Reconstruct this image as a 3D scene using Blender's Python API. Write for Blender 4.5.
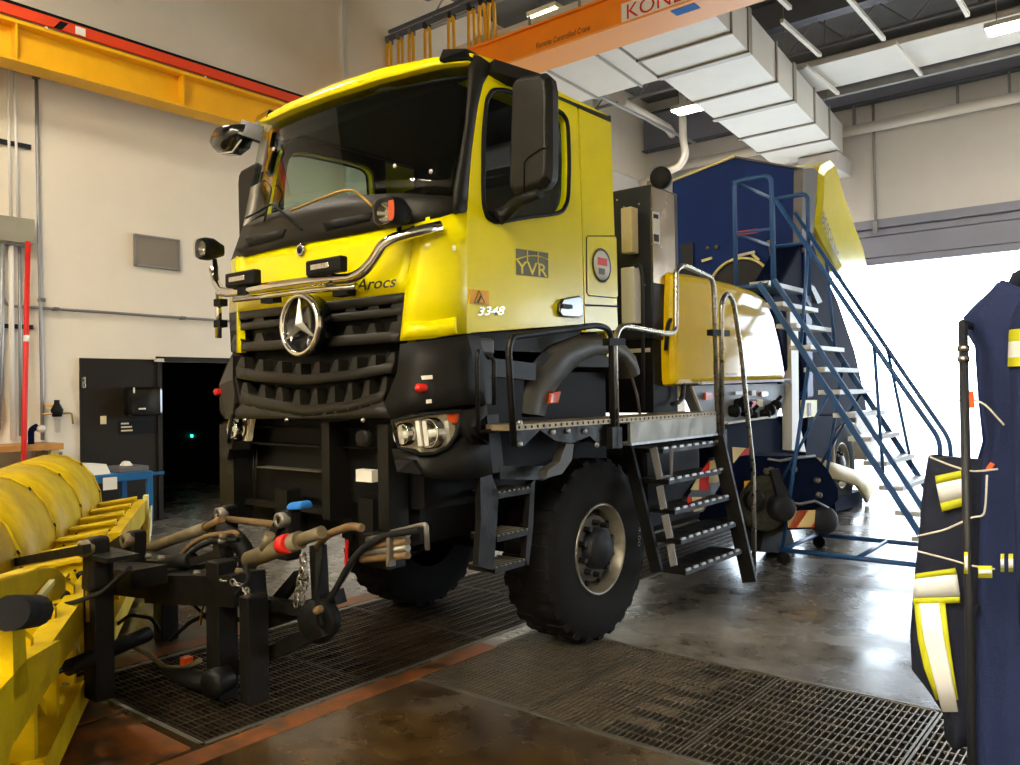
import bpy, bmesh, math, random
from mathutils import Vector, Matrix
random.seed(7)
for o in list(bpy.data.objects): bpy.data.objects.remove(o)
scene = bpy.context.scene
COL = scene.collection
# ---------------------------------------------------------------- camera
FPX = 820.0; CAMH = 1.63
_yaw, _pit, _rol = (math.radians(a) for a in (39.2, 0.6, -0.9))
_f = Vector((-math.sin(_yaw)*math.cos(_pit), math.cos(_yaw)*math.cos(_pit), math.sin(_pit)))
_r0 = Vector((math.cos(_yaw), math.sin(_yaw), 0)); _u0 = _r0.cross(_f)
_r = _r0*math.cos(_rol) + _u0*math.sin(_rol); _u = -_r0*math.sin(_rol) + _u0*math.cos(_rol)
CAM = Vector((0, 0, CAMH))
cd = bpy.data.cameras.new('camera'); cam = bpy.data.objects.new('camera', cd); COL.objects.link(cam)
cd.sensor_width = 36; cd.lens = FPX/1020*36; cd.clip_end = 300
cam.matrix_world = Matrix((( _r.x, _u.x, -_f.x, 0), (_r.y, _u.y, -_f.y, 0), (_r.z, _u.z, -_f.z, CAMH), (0, 0, 0, 1)))
scene.camera = cam
# pixel of the photograph -> point on a plane of the place
def ray(px, py): return _f + _r*((px-510)/FPX) + _u*((382.5-py)/FPX)
def onp(px, py, p0, n):
    d = ray(px, py); n = Vector(n); return CAM + d*((Vector(p0)-CAM).dot(n)/d.dot(n))
def onx(px, py, x): return onp(px, py, (x, 0, 0), (1, 0, 0))
def ony(px, py, y): return onp(px, py, (0, y, 0), (0, 1, 0))
def onz(px, py, z): return onp(px, py, (0, 0, z), (0, 0, 1))
# ---------------------------------------------------------------- world, sun, exposure
scene.view_settings.view_transform = 'Standard'; scene.view_settings.look = 'None'
scene.view_settings.gamma = 1; scene.view_settings.use_curve_mapping = False
scene.view_settings.exposure = 0.7
w = bpy.data.worlds.new('overcast_sky'); scene.world = w; w.use_nodes = True
bg = w.node_tree.nodes['Background']; bg.inputs['Color'].default_value = (0.74, 0.87, 1.0, 1); bg.inputs['Strength'].default_value = 9.0
sl = bpy.data.lights.new('sun', 'SUN'); sl.energy = 6; sl.angle = 0.05; sl.color = (1, .96, .9)
so = bpy.data.objects.new('sun', sl); COL.objects.link(so); so.rotation_euler = (math.radians(-28), math.radians(12), 0); so.location = (0, 40, 30)
# ---------------------------------------------------------------- materials
def lin(c):
    c = c/255.0
    return c/12.92 if c <= 0.04045 else ((c+0.055)/1.055)**2.4
def rgb(r, g, b): return (lin(r), lin(g), lin(b), 1)
M = {}
def mat(name, col, rough=.5, metal=0, noise=0, nscale=6, bump=0, bscale=40, coat=0, emit=None, estr=0, spec=None, dark=None, rvar=0):
    m = bpy.data.materials.new(name); m.use_nodes = True; nt = m.node_tree; b = nt.nodes['Principled BSDF']
    c = rgb(*col); b.inputs['Base Color'].default_value = c
    b.inputs['Roughness'].default_value = rough; b.inputs['Metallic'].default_value = metal
    if spec is not None: b.inputs['Specular IOR Level'].default_value = spec
    if coat: b.inputs['Coat Weight'].default_value = coat; b.inputs['Coat Roughness'].default_value = .06
    if noise or bump or rvar:
        tc = nt.nodes.new('ShaderNodeTexCoord')
    if noise or rvar:
        n = nt.nodes.new('ShaderNodeTexNoise'); n.inputs['Scale'].default_value = nscale; n.inputs['Detail'].default_value = 8; n.inputs['Roughness'].default_value = .65
        nt.links.new(tc.outputs['Object'], n.inputs['Vector'])
        if noise:
            r = nt.nodes.new('ShaderNodeValToRGB'); d = rgb(*dark) if dark else tuple(v*(1-noise) for v in c[:3])+(1,)
            r.color_ramp.elements[0].color = d; r.color_ramp.elements[0].position = .35
            r.color_ramp.elements[1].color = c; r.color_ramp.elements[1].position = .62
            nt.links.new(n.outputs['Fac'], r.inputs['Fac']); nt.links.new(r.outputs['Color'], b.inputs['Base Color'])
        if rvar:
            mr = nt.nodes.new('ShaderNodeMapRange'); mr.inputs['From Min'].default_value = .3; mr.inputs['From Max'].default_value = .7
            mr.inputs['To Min'].default_value = max(.02, rough-rvar); mr.inputs['To Max'].default_value = min(1, rough+rvar)
            nt.links.new(n.outputs['Fac'], mr.inputs['Value']); nt.links.new(mr.outputs['Result'], b.inputs['Roughness'])
    if bump:
        n2 = nt.nodes.new('ShaderNodeTexNoise'); n2.inputs['Scale'].default_value = bscale; n2.inputs['Detail'].default_value = 4
        nt.links.new(tc.outputs['Object'], n2.inputs['Vector'])
        bp = nt.nodes.new('ShaderNodeBump'); bp.inputs['Strength'].default_value = bump; bp.inputs['Distance'].default_value = .01
        nt.links.new(n2.outputs['Fac'], bp.inputs['Height']); nt.links.new(bp.outputs['Normal'], b.inputs['Normal'])
    if emit: b.inputs['Emission Color'].default_value = (*emit, 1); b.inputs['Emission Strength'].default_value = estr
    M[name] = m; return m
def glassmat(name, tint, rough=.02, refl=1.0):
    m = bpy.data.materials.new(name); m.use_nodes = True; nt = m.node_tree; nt.nodes.clear()
    out = nt.nodes.new('ShaderNodeOutputMaterial'); mx = nt.nodes.new('ShaderNodeMixShader')
    t = nt.nodes.new('ShaderNodeBsdfTransparent'); t.inputs['Color'].default_value = (*tint, 1)
    g = nt.nodes.new('ShaderNodeBsdfGlossy'); g.inputs['Roughness'].default_value = rough; g.inputs['Color'].default_value = (refl, refl, refl, 1)
    fr = nt.nodes.new('ShaderNodeFresnel'); fr.inputs['IOR'].default_value = 1.5
    ge = nt.nodes.new('ShaderNodeNewGeometry'); iv = nt.nodes.new('ShaderNodeMath'); iv.operation = 'SUBTRACT'; iv.inputs[0].default_value = 1; nt.links.new(ge.outputs['Backfacing'], iv.inputs[1])
    mu = nt.nodes.new('ShaderNodeMath'); mu.operation = 'MULTIPLY'; nt.links.new(fr.outputs[0], mu.inputs[0]); nt.links.new(iv.outputs[0], mu.inputs[1]); nt.links.new(mu.outputs[0], mx.inputs[0]); nt.links.new(t.outputs[0], mx.inputs[1]); nt.links.new(g.outputs[0], mx.inputs[2]); nt.links.new(mx.outputs[0], out.inputs['Surface'])
    M[name] = m
mat('yellow', (240, 226, 2), .24, coat=.12, spec=.35, noise=.06, nscale=3, bump=.01, bscale=300)
mat('yellow_plow', (212, 182, 4), .5, noise=.22, nscale=5, bump=.08, bscale=30, dark=(184, 152, 4), spec=.18)
mat('yellow_crane', (240, 180, 14), .45, noise=.1, nscale=2)
mat('yellow_pale', (232, 222, 150), .5, noise=.1)
mat('orange', (244, 138, 14), .42, noise=.08, nscale=2)
mat('orange_light', (244, 160, 70), .45)
mat('redstripe', (222, 66, 22), .5)
mat('red', (205, 30, 20), .5)
mat('trim', (27, 25, 20), .5, spec=.3, noise=.12, nscale=14, bump=.05, bscale=500)
mat('trim_dark', (22, 21, 18), .55, spec=.25, noise=.15, nscale=9, bump=.05, bscale=400)
mat('fender', (70, 68, 64), .45, spec=.35, noise=.1, bump=.05, bscale=500)
mat('black', (13, 13, 13), .6, spec=.2, noise=.2, nscale=12)
mat('black_gloss', (10, 10, 11), .16, coat=.5)
mat('black_steel', (17, 16, 14), .5, spec=.3, noise=.3, nscale=8, bump=.15, bscale=60, rvar=.15)
mat('rubber', (17, 17, 18), .85, spec=.3, noise=.25, nscale=10, bump=.12, bscale=90)
mat('rubber_light', (150, 150, 150), .8)
mat('chrome', (225, 222, 215), .1, 1, noise=.05)
mat('steel', (176, 172, 162), .3, 1, noise=.15, nscale=20, rvar=.1)
mat('steel_dull', (140, 136, 126), .5, .8, noise=.3, nscale=9, rvar=.15)
mat('galv', (168, 170, 172), .45, .7, noise=.2, nscale=25)
mat('brushed', (190, 172, 150), .22, 1, noise=.12, nscale=3, rvar=.08)
mat('rim_grey', (150, 146, 134), .36, .6, noise=.3, nscale=9, rvar=.1)
mat('star', (214, 210, 200), .28, .7)
mat('deck_steel', (150, 134, 104), .45, .5, noise=.35, nscale=18)
mat('lamp_silver', (236, 226, 196), .25, .35, bump=1.0, bscale=70)  # pale tone paints in the light the headlights throw back
mat('chrome_facet', (225, 222, 212), .12, 1, bump=1.0, bscale=55)
mat('yellow_satin', (236, 200, 10), .12, noise=.06, nscale=3, spec=.25)
mat('brass', (190, 150, 70), .4, .8, noise=.2)
mat('hose_tan', (112, 86, 50), .6, noise=.3, nscale=30)
mat('dirty_rod', (112, 100, 74), .55, .2, noise=.35, nscale=12)
mat('white', (232, 230, 224), .5)
mat('white_dirty', (214, 208, 196), .6, noise=.15)
mat('cream', (222, 206, 160), .6, noise=.1)
mat('wall', (232, 222, 204), .75, noise=.05, nscale=1.2, bump=.03, bscale=120)
mat('wall_rear', (214, 212, 210), .75, noise=.05, nscale=1.2)
mat('wall_grey', (138, 142, 160), .6, noise=.06, nscale=2)
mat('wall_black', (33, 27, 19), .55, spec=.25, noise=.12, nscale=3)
mat('ceiling', (112, 112, 112), .8, noise=.15, nscale=2)
mat('beam_grey', (84, 88, 100), .6, noise=.1)
mat('joist', (150, 150, 150), .6, noise=.15)
mat('duct', (222, 220, 214), .5, noise=.05, nscale=2, bump=.03, bscale=8)
mat('duct_flange', (160, 158, 152), .5, .2)
mat('pipe_white', (224, 220, 212), .5)
mat('conduit', (150, 150, 150), .4, .6)
mat('grey_box', (150, 146, 128), .5, noise=.08)
mat('vent_grey', (128, 118, 104), .6, noise=.06)
mat('blue_ladder', (38, 84, 142), .45, noise=.12, nscale=6)
mat('blue_cart', (24, 92, 144), .4, noise=.1)
mat('tread', (205, 208, 210), .4, .3, noise=.12, nscale=20)
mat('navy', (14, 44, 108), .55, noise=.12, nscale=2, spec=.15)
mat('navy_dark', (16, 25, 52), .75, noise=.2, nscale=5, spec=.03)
mat('charcoal', (34, 36, 42), .5, spec=.3, noise=.12, nscale=5)
mat('grey_frame', (98, 96, 98), .5, noise=.1)
mat('grey_panel', (140, 144, 150), .5, .1, spec=.2, noise=.15, nscale=6)
mat('wood', (186, 132, 66), .6, noise=.25, nscale=9)
mat('carton', (206, 180, 150), .7)
mat('paper', (226, 222, 210), .7)
mat('orange_paint', (150, 84, 26), .5, noise=.6, nscale=5, dark=(58, 42, 26), bump=.1, bscale=40, rvar=.15)
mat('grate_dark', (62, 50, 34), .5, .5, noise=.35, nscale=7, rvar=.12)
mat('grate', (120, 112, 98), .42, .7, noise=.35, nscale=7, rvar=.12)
mat('dirt', (88, 72, 50), .85, noise=.3, nscale=14, bump=.3, bscale=60)
mat('pit', (14, 13, 11), .9)
mat('coat_cloth', (22, 38, 84), .85, noise=.15, nscale=12, bump=.25, bscale=160)
mat('coat_cloth_dark', (14, 22, 46), .85, noise=.15, nscale=12, bump=.25, bscale=160)
mat('lime', (196, 200, 20), .6)
mat('reflective', (236, 240, 242), .35)
mat('orange_lens', (226, 84, 24), .25, coat=.5)
mat('red_lens', (200, 24, 18), .2, coat=.5)
mat('logo_grey', (92, 92, 66), .5)
mat('logo_yellow', (232, 216, 60), .5)
mat('sign_orange', (240, 176, 10), .5)
mat('warn_cream', (228, 208, 150), .6, spec=.08)
mat('warn_red', (214, 34, 20), .6, spec=.08)
mat('seat_cloth', (20, 20, 22), .9)
mat('dash', (38, 36, 32), .7)
mat('blue_cloth', (30, 110, 190), .8)
mat('lamp_warm', (255, 240, 200), .5, emit=(1, .80, .50), estr=26)
mat('lamp_day', (255, 250, 240), .5, emit=(1, .90, .74), estr=90)
mat('lamp_front', (255, 244, 215), .5, emit=(1, .89, .68), estr=150)
mat('exit_green', (20, 220, 190), .5, emit=(.05, .9, .75), estr=2.2)
mat('asphalt', (170, 170, 168), .8, noise=.15, nscale=1)
mat('rod_silver', (206, 200, 188), .18, 1)
mat('lettering', (44, 40, 34), .5)
mat('brush', (70, 70, 62), .85, spec=.05, noise=.35, nscale=30, bump=.4, bscale=90)
mat('silver_badge', (210, 208, 204), .2, 1)
glassmat('windshield', (.70, .78, .73), .015)
glassmat('side_glass', (.88, .94, .91), .015)
glassmat('lens_clear', (.92, .92, .90), .03)
# concrete floor: stained, partly wet and glossy
def floor_mat():
    m = mat('concrete', (96, 92, 84), .3); nt = m.node_tree; b = nt.nodes['Principled BSDF']; tc = nt.nodes.new('ShaderNodeTexCoord')
    def noise(s, d=9, r=.62):
        n = nt.nodes.new('ShaderNodeTexNoise'); n.inputs['Scale'].default_value = s; n.inputs['Detail'].default_value = d; n.inputs['Roughness'].default_value = r
        nt.links.new(tc.outputs['Object'], n.inputs['Vector']); return n
    def ramp(n, a, b_, pa, pb):
        r = nt.nodes.new('ShaderNodeValToRGB'); r.color_ramp.elements[0].color = a; r.color_ramp.elements[1].color = b_
        r.color_ramp.elements[0].position = pa; r.color_ramp.elements[1].position = pb; nt.links.new(n.outputs['Fac'], r.inputs['Fac']); return r
    n1, n2 = noise(.7), noise(5.5, 10, .7)
    r1 = ramp(n1, rgb(96, 92, 86), rgb(150, 146, 138), .36, .66); r2 = ramp(n2, rgb(150, 140, 125), rgb(255, 255, 255), .38, .6)
    mx = nt.nodes.new('ShaderNodeMix'); mx.data_type = 'RGBA'; mx.blend_type = 'MULTIPLY'; mx.inputs['Factor'].default_value = .8
    # darker brown tone in front of the cross trench, with a ragged edge
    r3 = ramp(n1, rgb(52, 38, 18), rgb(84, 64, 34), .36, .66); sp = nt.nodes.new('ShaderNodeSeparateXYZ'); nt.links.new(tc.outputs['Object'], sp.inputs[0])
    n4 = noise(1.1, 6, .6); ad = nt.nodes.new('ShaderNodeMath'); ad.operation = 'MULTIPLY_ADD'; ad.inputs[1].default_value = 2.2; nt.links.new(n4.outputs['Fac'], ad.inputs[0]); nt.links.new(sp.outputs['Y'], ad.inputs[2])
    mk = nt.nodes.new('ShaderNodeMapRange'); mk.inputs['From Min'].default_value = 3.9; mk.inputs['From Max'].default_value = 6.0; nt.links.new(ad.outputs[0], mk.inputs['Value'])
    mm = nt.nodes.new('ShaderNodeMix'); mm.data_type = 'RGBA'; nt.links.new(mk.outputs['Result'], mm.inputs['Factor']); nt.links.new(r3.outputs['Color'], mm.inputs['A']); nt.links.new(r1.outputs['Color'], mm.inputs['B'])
    nt.links.new(mm.outputs['Result'], mx.inputs['A']); nt.links.new(r2.outputs['Color'], mx.inputs['B']); nt.links.new(mx.outputs['Result'], b.inputs['Base Color'])
    n3 = noise(1.6, 8, .6); mr = nt.nodes.new('ShaderNodeMapRange'); mr.inputs['From Min'].default_value = .35; mr.inputs['From Max'].default_value = .68; mr.inputs['To Min'].default_value = .14; mr.inputs['To Max'].default_value = .42
    nt.links.new(n3.outputs['Fac'], mr.inputs['Value']); nt.links.new(mr.outputs['Result'], b.inputs['Roughness'])
    bp = nt.nodes.new('ShaderNodeBump'); bp.inputs['Strength'].default_value = .18; bp.inputs['Distance'].default_value = .004
    nt.links.new(n2.outputs['Fac'], bp.inputs['Height']); nt.links.new(bp.outputs['Normal'], b.inputs['Normal'])
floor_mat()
# ---------------------------------------------------------------- geometry helpers
def V(*a): return Vector(a)
class MB:
    """collects solids; build() links them as ONE mesh object"""
    def __init__(s): s.v = []; s.f = []; s.sm = []
    def add(s, vs, fs, smooth=False):
        o = len(s.v); s.v += [Vector(p) for p in vs]
        for f in fs: s.f.append([i+o for i in f]); s.sm.append(smooth)
        return s
    def box(s, a, b):
        x0, x1 = sorted((a[0], b[0])); y0, y1 = sorted((a[1], b[1])); z0, z1 = sorted((a[2], b[2]))
        vs = [(x0,y0,z0),(x1,y0,z0),(x1,y1,z0),(x0,y1,z0),(x0,y0,z1),(x1,y0,z1),(x1,y1,z1),(x0,y1,z1)]
        return s.add(vs, [(0,3,2,1),(4,5,6,7),(0,1,5,4),(1,2,6,5),(2,3,7,6),(3,0,4,7)])
    def hexa(s, p):     # 8 corners: bottom ring then top ring
        return s.add(p, [(0,3,2,1),(4,5,6,7),(0,1,5,4),(1,2,6,5),(2,3,7,6),(3,0,4,7)])
    def beam(s, a, b, wd, ht, up=(0,0,1)):
        a, b = Vector(a), Vector(b); d = (b-a).normalized(); u = Vector(up)
        r = d.cross(u)
        if r.length < 1e-4: r = d.cross(Vector((1,0,0)))
        r.normalize(); u = r.cross(d).normalized(); r = r*wd/2; u = u*ht/2
        return s.hexa([a-r-u, a+r-u, b+r-u, b-r-u, a-r+u, a+r+u, b+r+u, b-r+u])
    def cyl(s, a, b, r, n=12, r2=None, caps=True):
        a, b = Vector(a), Vector(b); d = (b-a).normalized(); r2 = r if r2 is None else r2
        e = d.cross(Vector((0,0,1)))
        if e.length < 1e-3: e = d.cross(Vector((1,0,0)))
        e.normalize(); g = d.cross(e)
        vs = []
        for i in range(n):
            t = 2*math.pi*i/n; k = e*math.cos(t)+g*math.sin(t); vs += [a+k*r, b+k*r2]
        fs = [(2*i, 2*((i+1)%n), 2*((i+1)%n)+1, 2*i+1) for i in range(n)]
        s.add(vs, fs, True)
        if caps: s.add(vs, [tuple(2*i for i in reversed(range(n))), tuple(2*i+1 for i in range(n))])
        return s
    def tube(s, pts, r, n=8, fillet=0, seg=4, closed=False):
        pts = [Vector(p) for p in pts]
        if fillet: pts = rounded(pts, fillet, seg)
        N = len(pts); rings = []; e = None
        for i, p in enumerate(pts):
            if closed: d = (pts[(i+1) % N]-pts[i-1]).normalized()
            else: d = (pts[min(i+1, N-1)]-pts[max(i-1, 0)]).normalized()
            if e is None:
                e = d.cross(Vector((0,0,1)))
                if e.length < .05: e = d.cross(Vector((1,0,0)))
            e = (e-d*e.dot(d)).normalized(); g = d.cross(e)
            rr = r[i] if isinstance(r, (list, tuple)) else r
            rings.append([p+(e*math.cos(2*math.pi*k/n)+g*math.sin(2*math.pi*k/n))*rr for k in range(n)])
        vs = [q for rg in rings for q in rg]; fs = []
        for i in range(N if closed else N-1):
            j = (i+1) % N
            for k in range(n): fs.append((i*n+k, i*n+(k+1)%n, j*n+(k+1)%n, j*n+k))
        s.add(vs, fs, True)
        if not closed: s.add(vs, [tuple(reversed(range(n))), tuple((N-1)*n+k for k in range(n))])
        return s
    def prism(s, poly, vec, smooth=False):       # polygon of 3D points, extruded by vec
        poly = [Vector(p) for p in poly]; vec = Vector(vec); n = len(poly)
        vs = poly+[p+vec for p in poly]
        s.add(vs, [(i, (i+1)%n, (i+1)%n+n, i+n) for i in range(n)], smooth)
        s.add(vs, [tuple(reversed(range(n))), tuple(range(n, 2*n))])
        return s
    def ringprism(s, outer, inner, vec):          # polygon with a hole, both with the same number of points
        n = len(outer); vec = Vector(vec); o = [Vector(p) for p in outer]; i_ = [Vector(p) for p in inner]
        vs = o+i_+[p+vec for p in o]+[p+vec for p in i_]; fs = []
        for k in range(n):
            j = (k+1) % n
            fs += [(k, j, n+j, n+k), (2*n+k, 3*n+k, 3*n+j, 2*n+j), (k, 2*n+k, 2*n+j, j), (n+k, n+j, 3*n+j, 3*n+k)]
        return s.add(vs, fs)
    def grid(s, rows, vec=None, smooth=True):     # rows of points; vec = thickness
        R, C = len(rows), len(rows[0]); vs = [Vector(p) for r in rows for p in r]
        q = [(i*C+j, i*C+j+1, (i+1)*C+j+1, (i+1)*C+j) for i in range(R-1) for j in range(C-1)]
        if vec is None: return s.add(vs, q, smooth)
        vec = Vector(vec); n = len(vs); v2 = vs+[p+vec for p in vs]
        s.add(v2, q+[tuple(i+n for i in reversed(f)) for f in q], smooth)
        edge = [(j) for j in range(C)]+[i*C+C-1 for i in range(1, R)]+[(R-1)*C+j for j in range(C-2, -1, -1)]+[i*C for i in range(R-2, 0, -1)]
        s.add(v2, [(edge[k], edge[k]+n, edge[(k+1)%len(edge)]+n, edge[(k+1)%len(edge)]) for k in range(len(edge))])
        return s
    def lathe(s, c, axis, prof, n=32, smooth=True):      # prof = [(along, radius)]
        c = Vector(c); d = Vector(axis).normalized(); e = d.cross(Vector((0,0,1)))
        if e.length < .05: e = d.cross(Vector((1,0,0)))
        e.normalize(); g = d.cross(e); vs = []; m = len(prof)
        for i in range(n):
            t = 2*math.pi*i/n; k = e*math.cos(t)+g*math.sin(t)
            vs += [c+d*a+k*r for a, r in prof]
        fs = [(i*m+j, ((i+1)%n)*m+j, ((i+1)%n)*m+j+1, i*m+j+1) for i in range(n) for j in range(m-1)]
        return s.add(vs, fs, smooth)
    def build(s, name, material, parent=None, bevel=0, **props):
        me = bpy.data.meshes.new(name); root = top(parent); off = root.location if root else V(0,0,0)
        me.from_pydata([tuple(p-off) for p in s.v], [], s.f); me.polygons.foreach_set('use_smooth', s.sm)
        if any(len(f) > 4 for f in s.f) or bevel:
            pass
        me.materials.append(M[material]); me.validate()
        bm = bmesh.new(); bm.from_mesh(me)
        bmesh.ops.remove_doubles(bm, verts=bm.verts, dist=1e-5); bmesh.ops.recalc_face_normals(bm, faces=bm.faces); bm.to_mesh(me); bm.free()
        o = bpy.data.objects.new(name, me); COL.objects.link(o); o.parent = parent
        if bevel:
            b = o.modifiers.new('bevel', 'BEVEL'); b.width = bevel; b.segments = 2; b.limit_method = 'ANGLE'; b.angle_limit = math.radians(40)
        for k, v in props.items(): o[k] = v
        return o
def top(o):
    while o is not None and o.parent is not None: o = o.parent
    return o
def rounded(pts, r, seg=4):
    out = [pts[0]]
    for i in range(1, len(pts)-1):
        a, b, c = pts[i-1], pts[i], pts[i+1]; u, v = (a-b), (c-b); rr = min(r, u.length*.45, v.length*.45)
        p, q = b+u.normalized()*rr, b+v.normalized()*rr
        for k in range(seg+1):
            t = k/seg; out.append(p*(1-t)**2+b*2*t*(1-t)+q*t*t)
    out.append(pts[-1]); return out
def thing(name, loc, label, cat, group=None):
    o = bpy.data.objects.new(name, None); COL.objects.link(o); o.location = loc; o.empty_display_size = .1
    o['label'] = label; o['category'] = cat
    if group: o['group'] = group
    return o
def tag(o, label, cat, group=None):
    o['label'] = label; o['category'] = cat
    if group: o['group'] = group
    return o
def struct(o): o['kind'] = 'structure'; return o
def piece(mesh_obj, p, parent, name=None, rot=None):      # another copy of a small piece, sharing its mesh
    o = bpy.data.objects.new(name or mesh_obj.name.split('.')[0], mesh_obj.data); COL.objects.link(o); o.parent = parent
    o.location = Vector(p)-top(parent).location
    if rot is not None: o.rotation_euler = rot
    return o
def proto(mb, name, material):                 # mesh data around the origin for piece()
    me = bpy.data.meshes.new(name); me.from_pydata([tuple(p) for p in mb.v], [], mb.f); me.polygons.foreach_set('use_smooth', mb.sm); me.materials.append(M[material])
    class D: pass
    d = D(); d.data = me; d.name = name; return d
def circle(c, ax1, ax2, r, n=24, a0=0, a1=2*math.pi, closed=True):
    c = Vector(c); k = n if closed else n-1
    return [c+Vector(ax1)*r*math.cos(a0+(a1-a0)*i/k)+Vector(ax2)*r*math.sin(a0+(a1-a0)*i/k) for i in range(n)]
def text(name, body, p, right, up, size, material, parent, depth=.003, width=None, shear=0, bold=0, align='LEFT'):
    cu = bpy.data.curves.new(name, 'FONT'); cu.body = body; cu.size = 1; cu.extrude = 0; cu.align_x = align; cu.shear = shear; cu.offset = bold; cu.resolution_u = 3
    t = bpy.data.objects.new(name+'_tmp', cu); COL.objects.link(t); dg = bpy.context.evaluated_depsgraph_get(); dg.update()
    me = bpy.data.meshes.new_from_object(t.evaluated_get(dg)); bpy.data.objects.remove(t)
    me.name = name; r = Vector(right).normalized(); u = Vector(up).normalized(); n = r.cross(u).normalized()
    xs = [v.co.x for v in me.vertices]; wd = max(xs)-min(xs); kx = (width/wd) if width else size
    off = top(parent).location if parent else V(0,0,0)
    for v in me.vertices: v.co = Vector(p)-off + r*(v.co.x*kx) + u*(v.co.y*size) + n*depth
    me.materials.clear(); me.materials.append(M[material])
    o = bpy.data.objects.new(name, me); COL.objects.link(o); o.parent = parent; return o
# ================================================================ BUILDING
XW, YR, ZC = -10.48, 18.7, 9.0          # left wall, rear wall, roof deck
XR, YF = 10.0, -7.0                      # right wall and front wall, behind the camera
DZ, DX0, DX1 = 4.24, -9.6, -.2          # overhead door opening
TA = (-3.44, 3.4, 3.27, 4.55)           # trench across the bay
TB = (-4.95, -3.56, 2.05, 13.0)         # trench along the bay, under the truck
def floor_cells():
    xs = sorted({XW-5, TB[0], TB[1], TA[0], TA[1], XR+.2}); ys = sorted({YF-.2, TB[2], TA[2], TA[3], TB[3], YR+.2})
    mb = MB()
    for i in range(len(xs)-1):
        for j in range(len(ys)-1):
            cx, cy = (xs[i]+xs[i+1])/2, (ys[j]+ys[j+1])/2
            if any(t[0] < cx < t[1] and t[2] < cy < t[3] for t in (TA, TB)): continue
            mb.box((xs[i], ys[j], -.3), (xs[i+1], ys[j+1], 0))
    return mb
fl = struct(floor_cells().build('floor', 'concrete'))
pit = MB()
for t in (TA, TB): pit.box((t[0], t[2], -.34), (t[1], t[3], -.3))
pit.build('pit_bottom', 'pit', fl)
# painted safety-orange edge along the trench, and the painted slabs by the plow
op = MB(); op.box((TB[1]+.03, -1.0, 0), (TB[1]+.17, 4.0, .003)); op.box((TB[0]-.2, -1.0, 0), (TB[0]-.03, 13, .003))
op.build('painted_edge', 'orange_paint', fl)
for i in range(2):
    x0 = TB[0]+.02+i*.70
    for j in range(3): MB().box((x0, 2.0-.72*(j+1)+.02, 0), (x0+.66, 2.0-.72*j, .006)).build('painted_plate', 'orange_paint', fl)
# trench frames and grates
def frame(t, nm):
    mb = MB(); a = .025
    mb.box((t[0], t[2], -.05), (t[0]+a, t[3], .002)).box((t[1]-a, t[2], -.05), (t[1], t[3], .002)).box((t[0], t[2], -.05), (t[1], t[2]+a, .002)).box((t[0], t[3]-a, -.05), (t[1], t[3], .002))
    mb.build(nm, 'steel_dull', fl)
frame(TA, 'trench_frame'); frame(TB, 'trench_frame')
def grate(x0, x1, y0, y1, along_y, label, group):
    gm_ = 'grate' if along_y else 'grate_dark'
    g = thing('floor_grate', ((x0+x1)/2, (y0+y1)/2, -.04), label, 'grate', group)
    fr = MB(); a = .012
    fr.box((x0, y0, -.04), (x0+a, y1, 0)).box((x1-a, y0, -.04), (x1, y1, 0)).box((x0, y0, -.04), (x1, y0+a, 0)).box((x0, y1-a, -.04), (x1, y1, 0))
    fr.build('grate_frame', gm_, g)
    mb = MB()
    if along_y:
        n = int((x1-x0)/.031)
        for i in range(1, n): x = x0+(x1-x0)*i/n; mb.box((x-.0035, y0, -.034), (x+.0035, y1, -.001))
        for i in range(1, 13): y = y0+(y1-y0)*i/13; mb.box((x0, y-.004, -.014), (x1, y+.004, -.004))
    else:
        n = int((y1-y0)/.031)
        for i in range(1, n): y = y0+(y1-y0)*i/n; mb.box((x0, y-.0035, -.034), (x1, y+.0035, -.001))
        for i in range(1, 14): x = x0+(x1-x0)*i/14; mb.box((x-.006, y0, -.012), (x+.006, y1, 0))
    b = mb.build('grate_bars', gm_, g); b['kind'] = 'stuff'
    return g
xs = [TA[0]+.03]; 
while xs[-1] < TA[1]-.5: xs.append(min(xs[-1]+.82, TA[1]-.03))
for i in range(len(xs)-1):
    lab = ['steel floor grate clogged with brown dirt beside the front tire', 'steel floor grate half clogged with dirt in the cross trench', 'clean steel floor grate left of the hanging coats',
           'steel floor grate beneath the hanging turnout coats'][i] if i < 4 else ['steel floor grate just right of the coat rack', 'second steel floor grate right of the coat rack', 'third steel floor grate right of the coat rack', 'last steel floor grate right of the coat rack'][min(i-4, 3)]
    g = grate(xs[i]+.004, xs[i+1]-.004, TA[2]+.03, TA[3]-.03, True, lab, 'grates of the cross trench')
    if i < 2:
        d = MB()
        for k in range(13):
            for q in range(4):
                if i == 1 and q*.25+random.random()*.5 > .75: continue
                ya = TA[2]+.04+(TA[3]-TA[2]-.08)*k/13; xa = xs[i]+.01+(xs[i+1]-xs[i]-.02)*q/4
                d.box((xa, ya, -.03), (xa+(xs[i+1]-xs[i]-.02)/4, ya+.07+.02*random.random(), -.004-.006*random.random()))
        d.build('packed_dirt', 'dirt', g)['kind'] = 'stuff'
yy = TB[2]+.03; k = 0
while yy < TB[3]-.3:
    y2 = min(yy+1.0, TB[3]-.03)
    lab = ['steel floor grate under the plow hitch', 'steel floor grate under the truck bumper', 'lit steel floor grate left of the front tire', 'steel floor grate behind the front axle'][k] if k < 4 else ['steel floor grate under the catwalk stairs', 'steel floor grate under the yellow engine hood', 'steel floor grate under the brush roll', 'steel floor grate under the fan housing', 'steel floor grate ahead of the rear axle', 'steel floor grate under the rear wheels', 'steel floor grate at the rear end of the long trench'][min(k-4, 6)]
    grate(TB[0]+.03, TB[1]-.03, yy+.004, y2-.004, False, lab, 'grates of the trench under the truck'); yy = y2; k += 1
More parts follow.
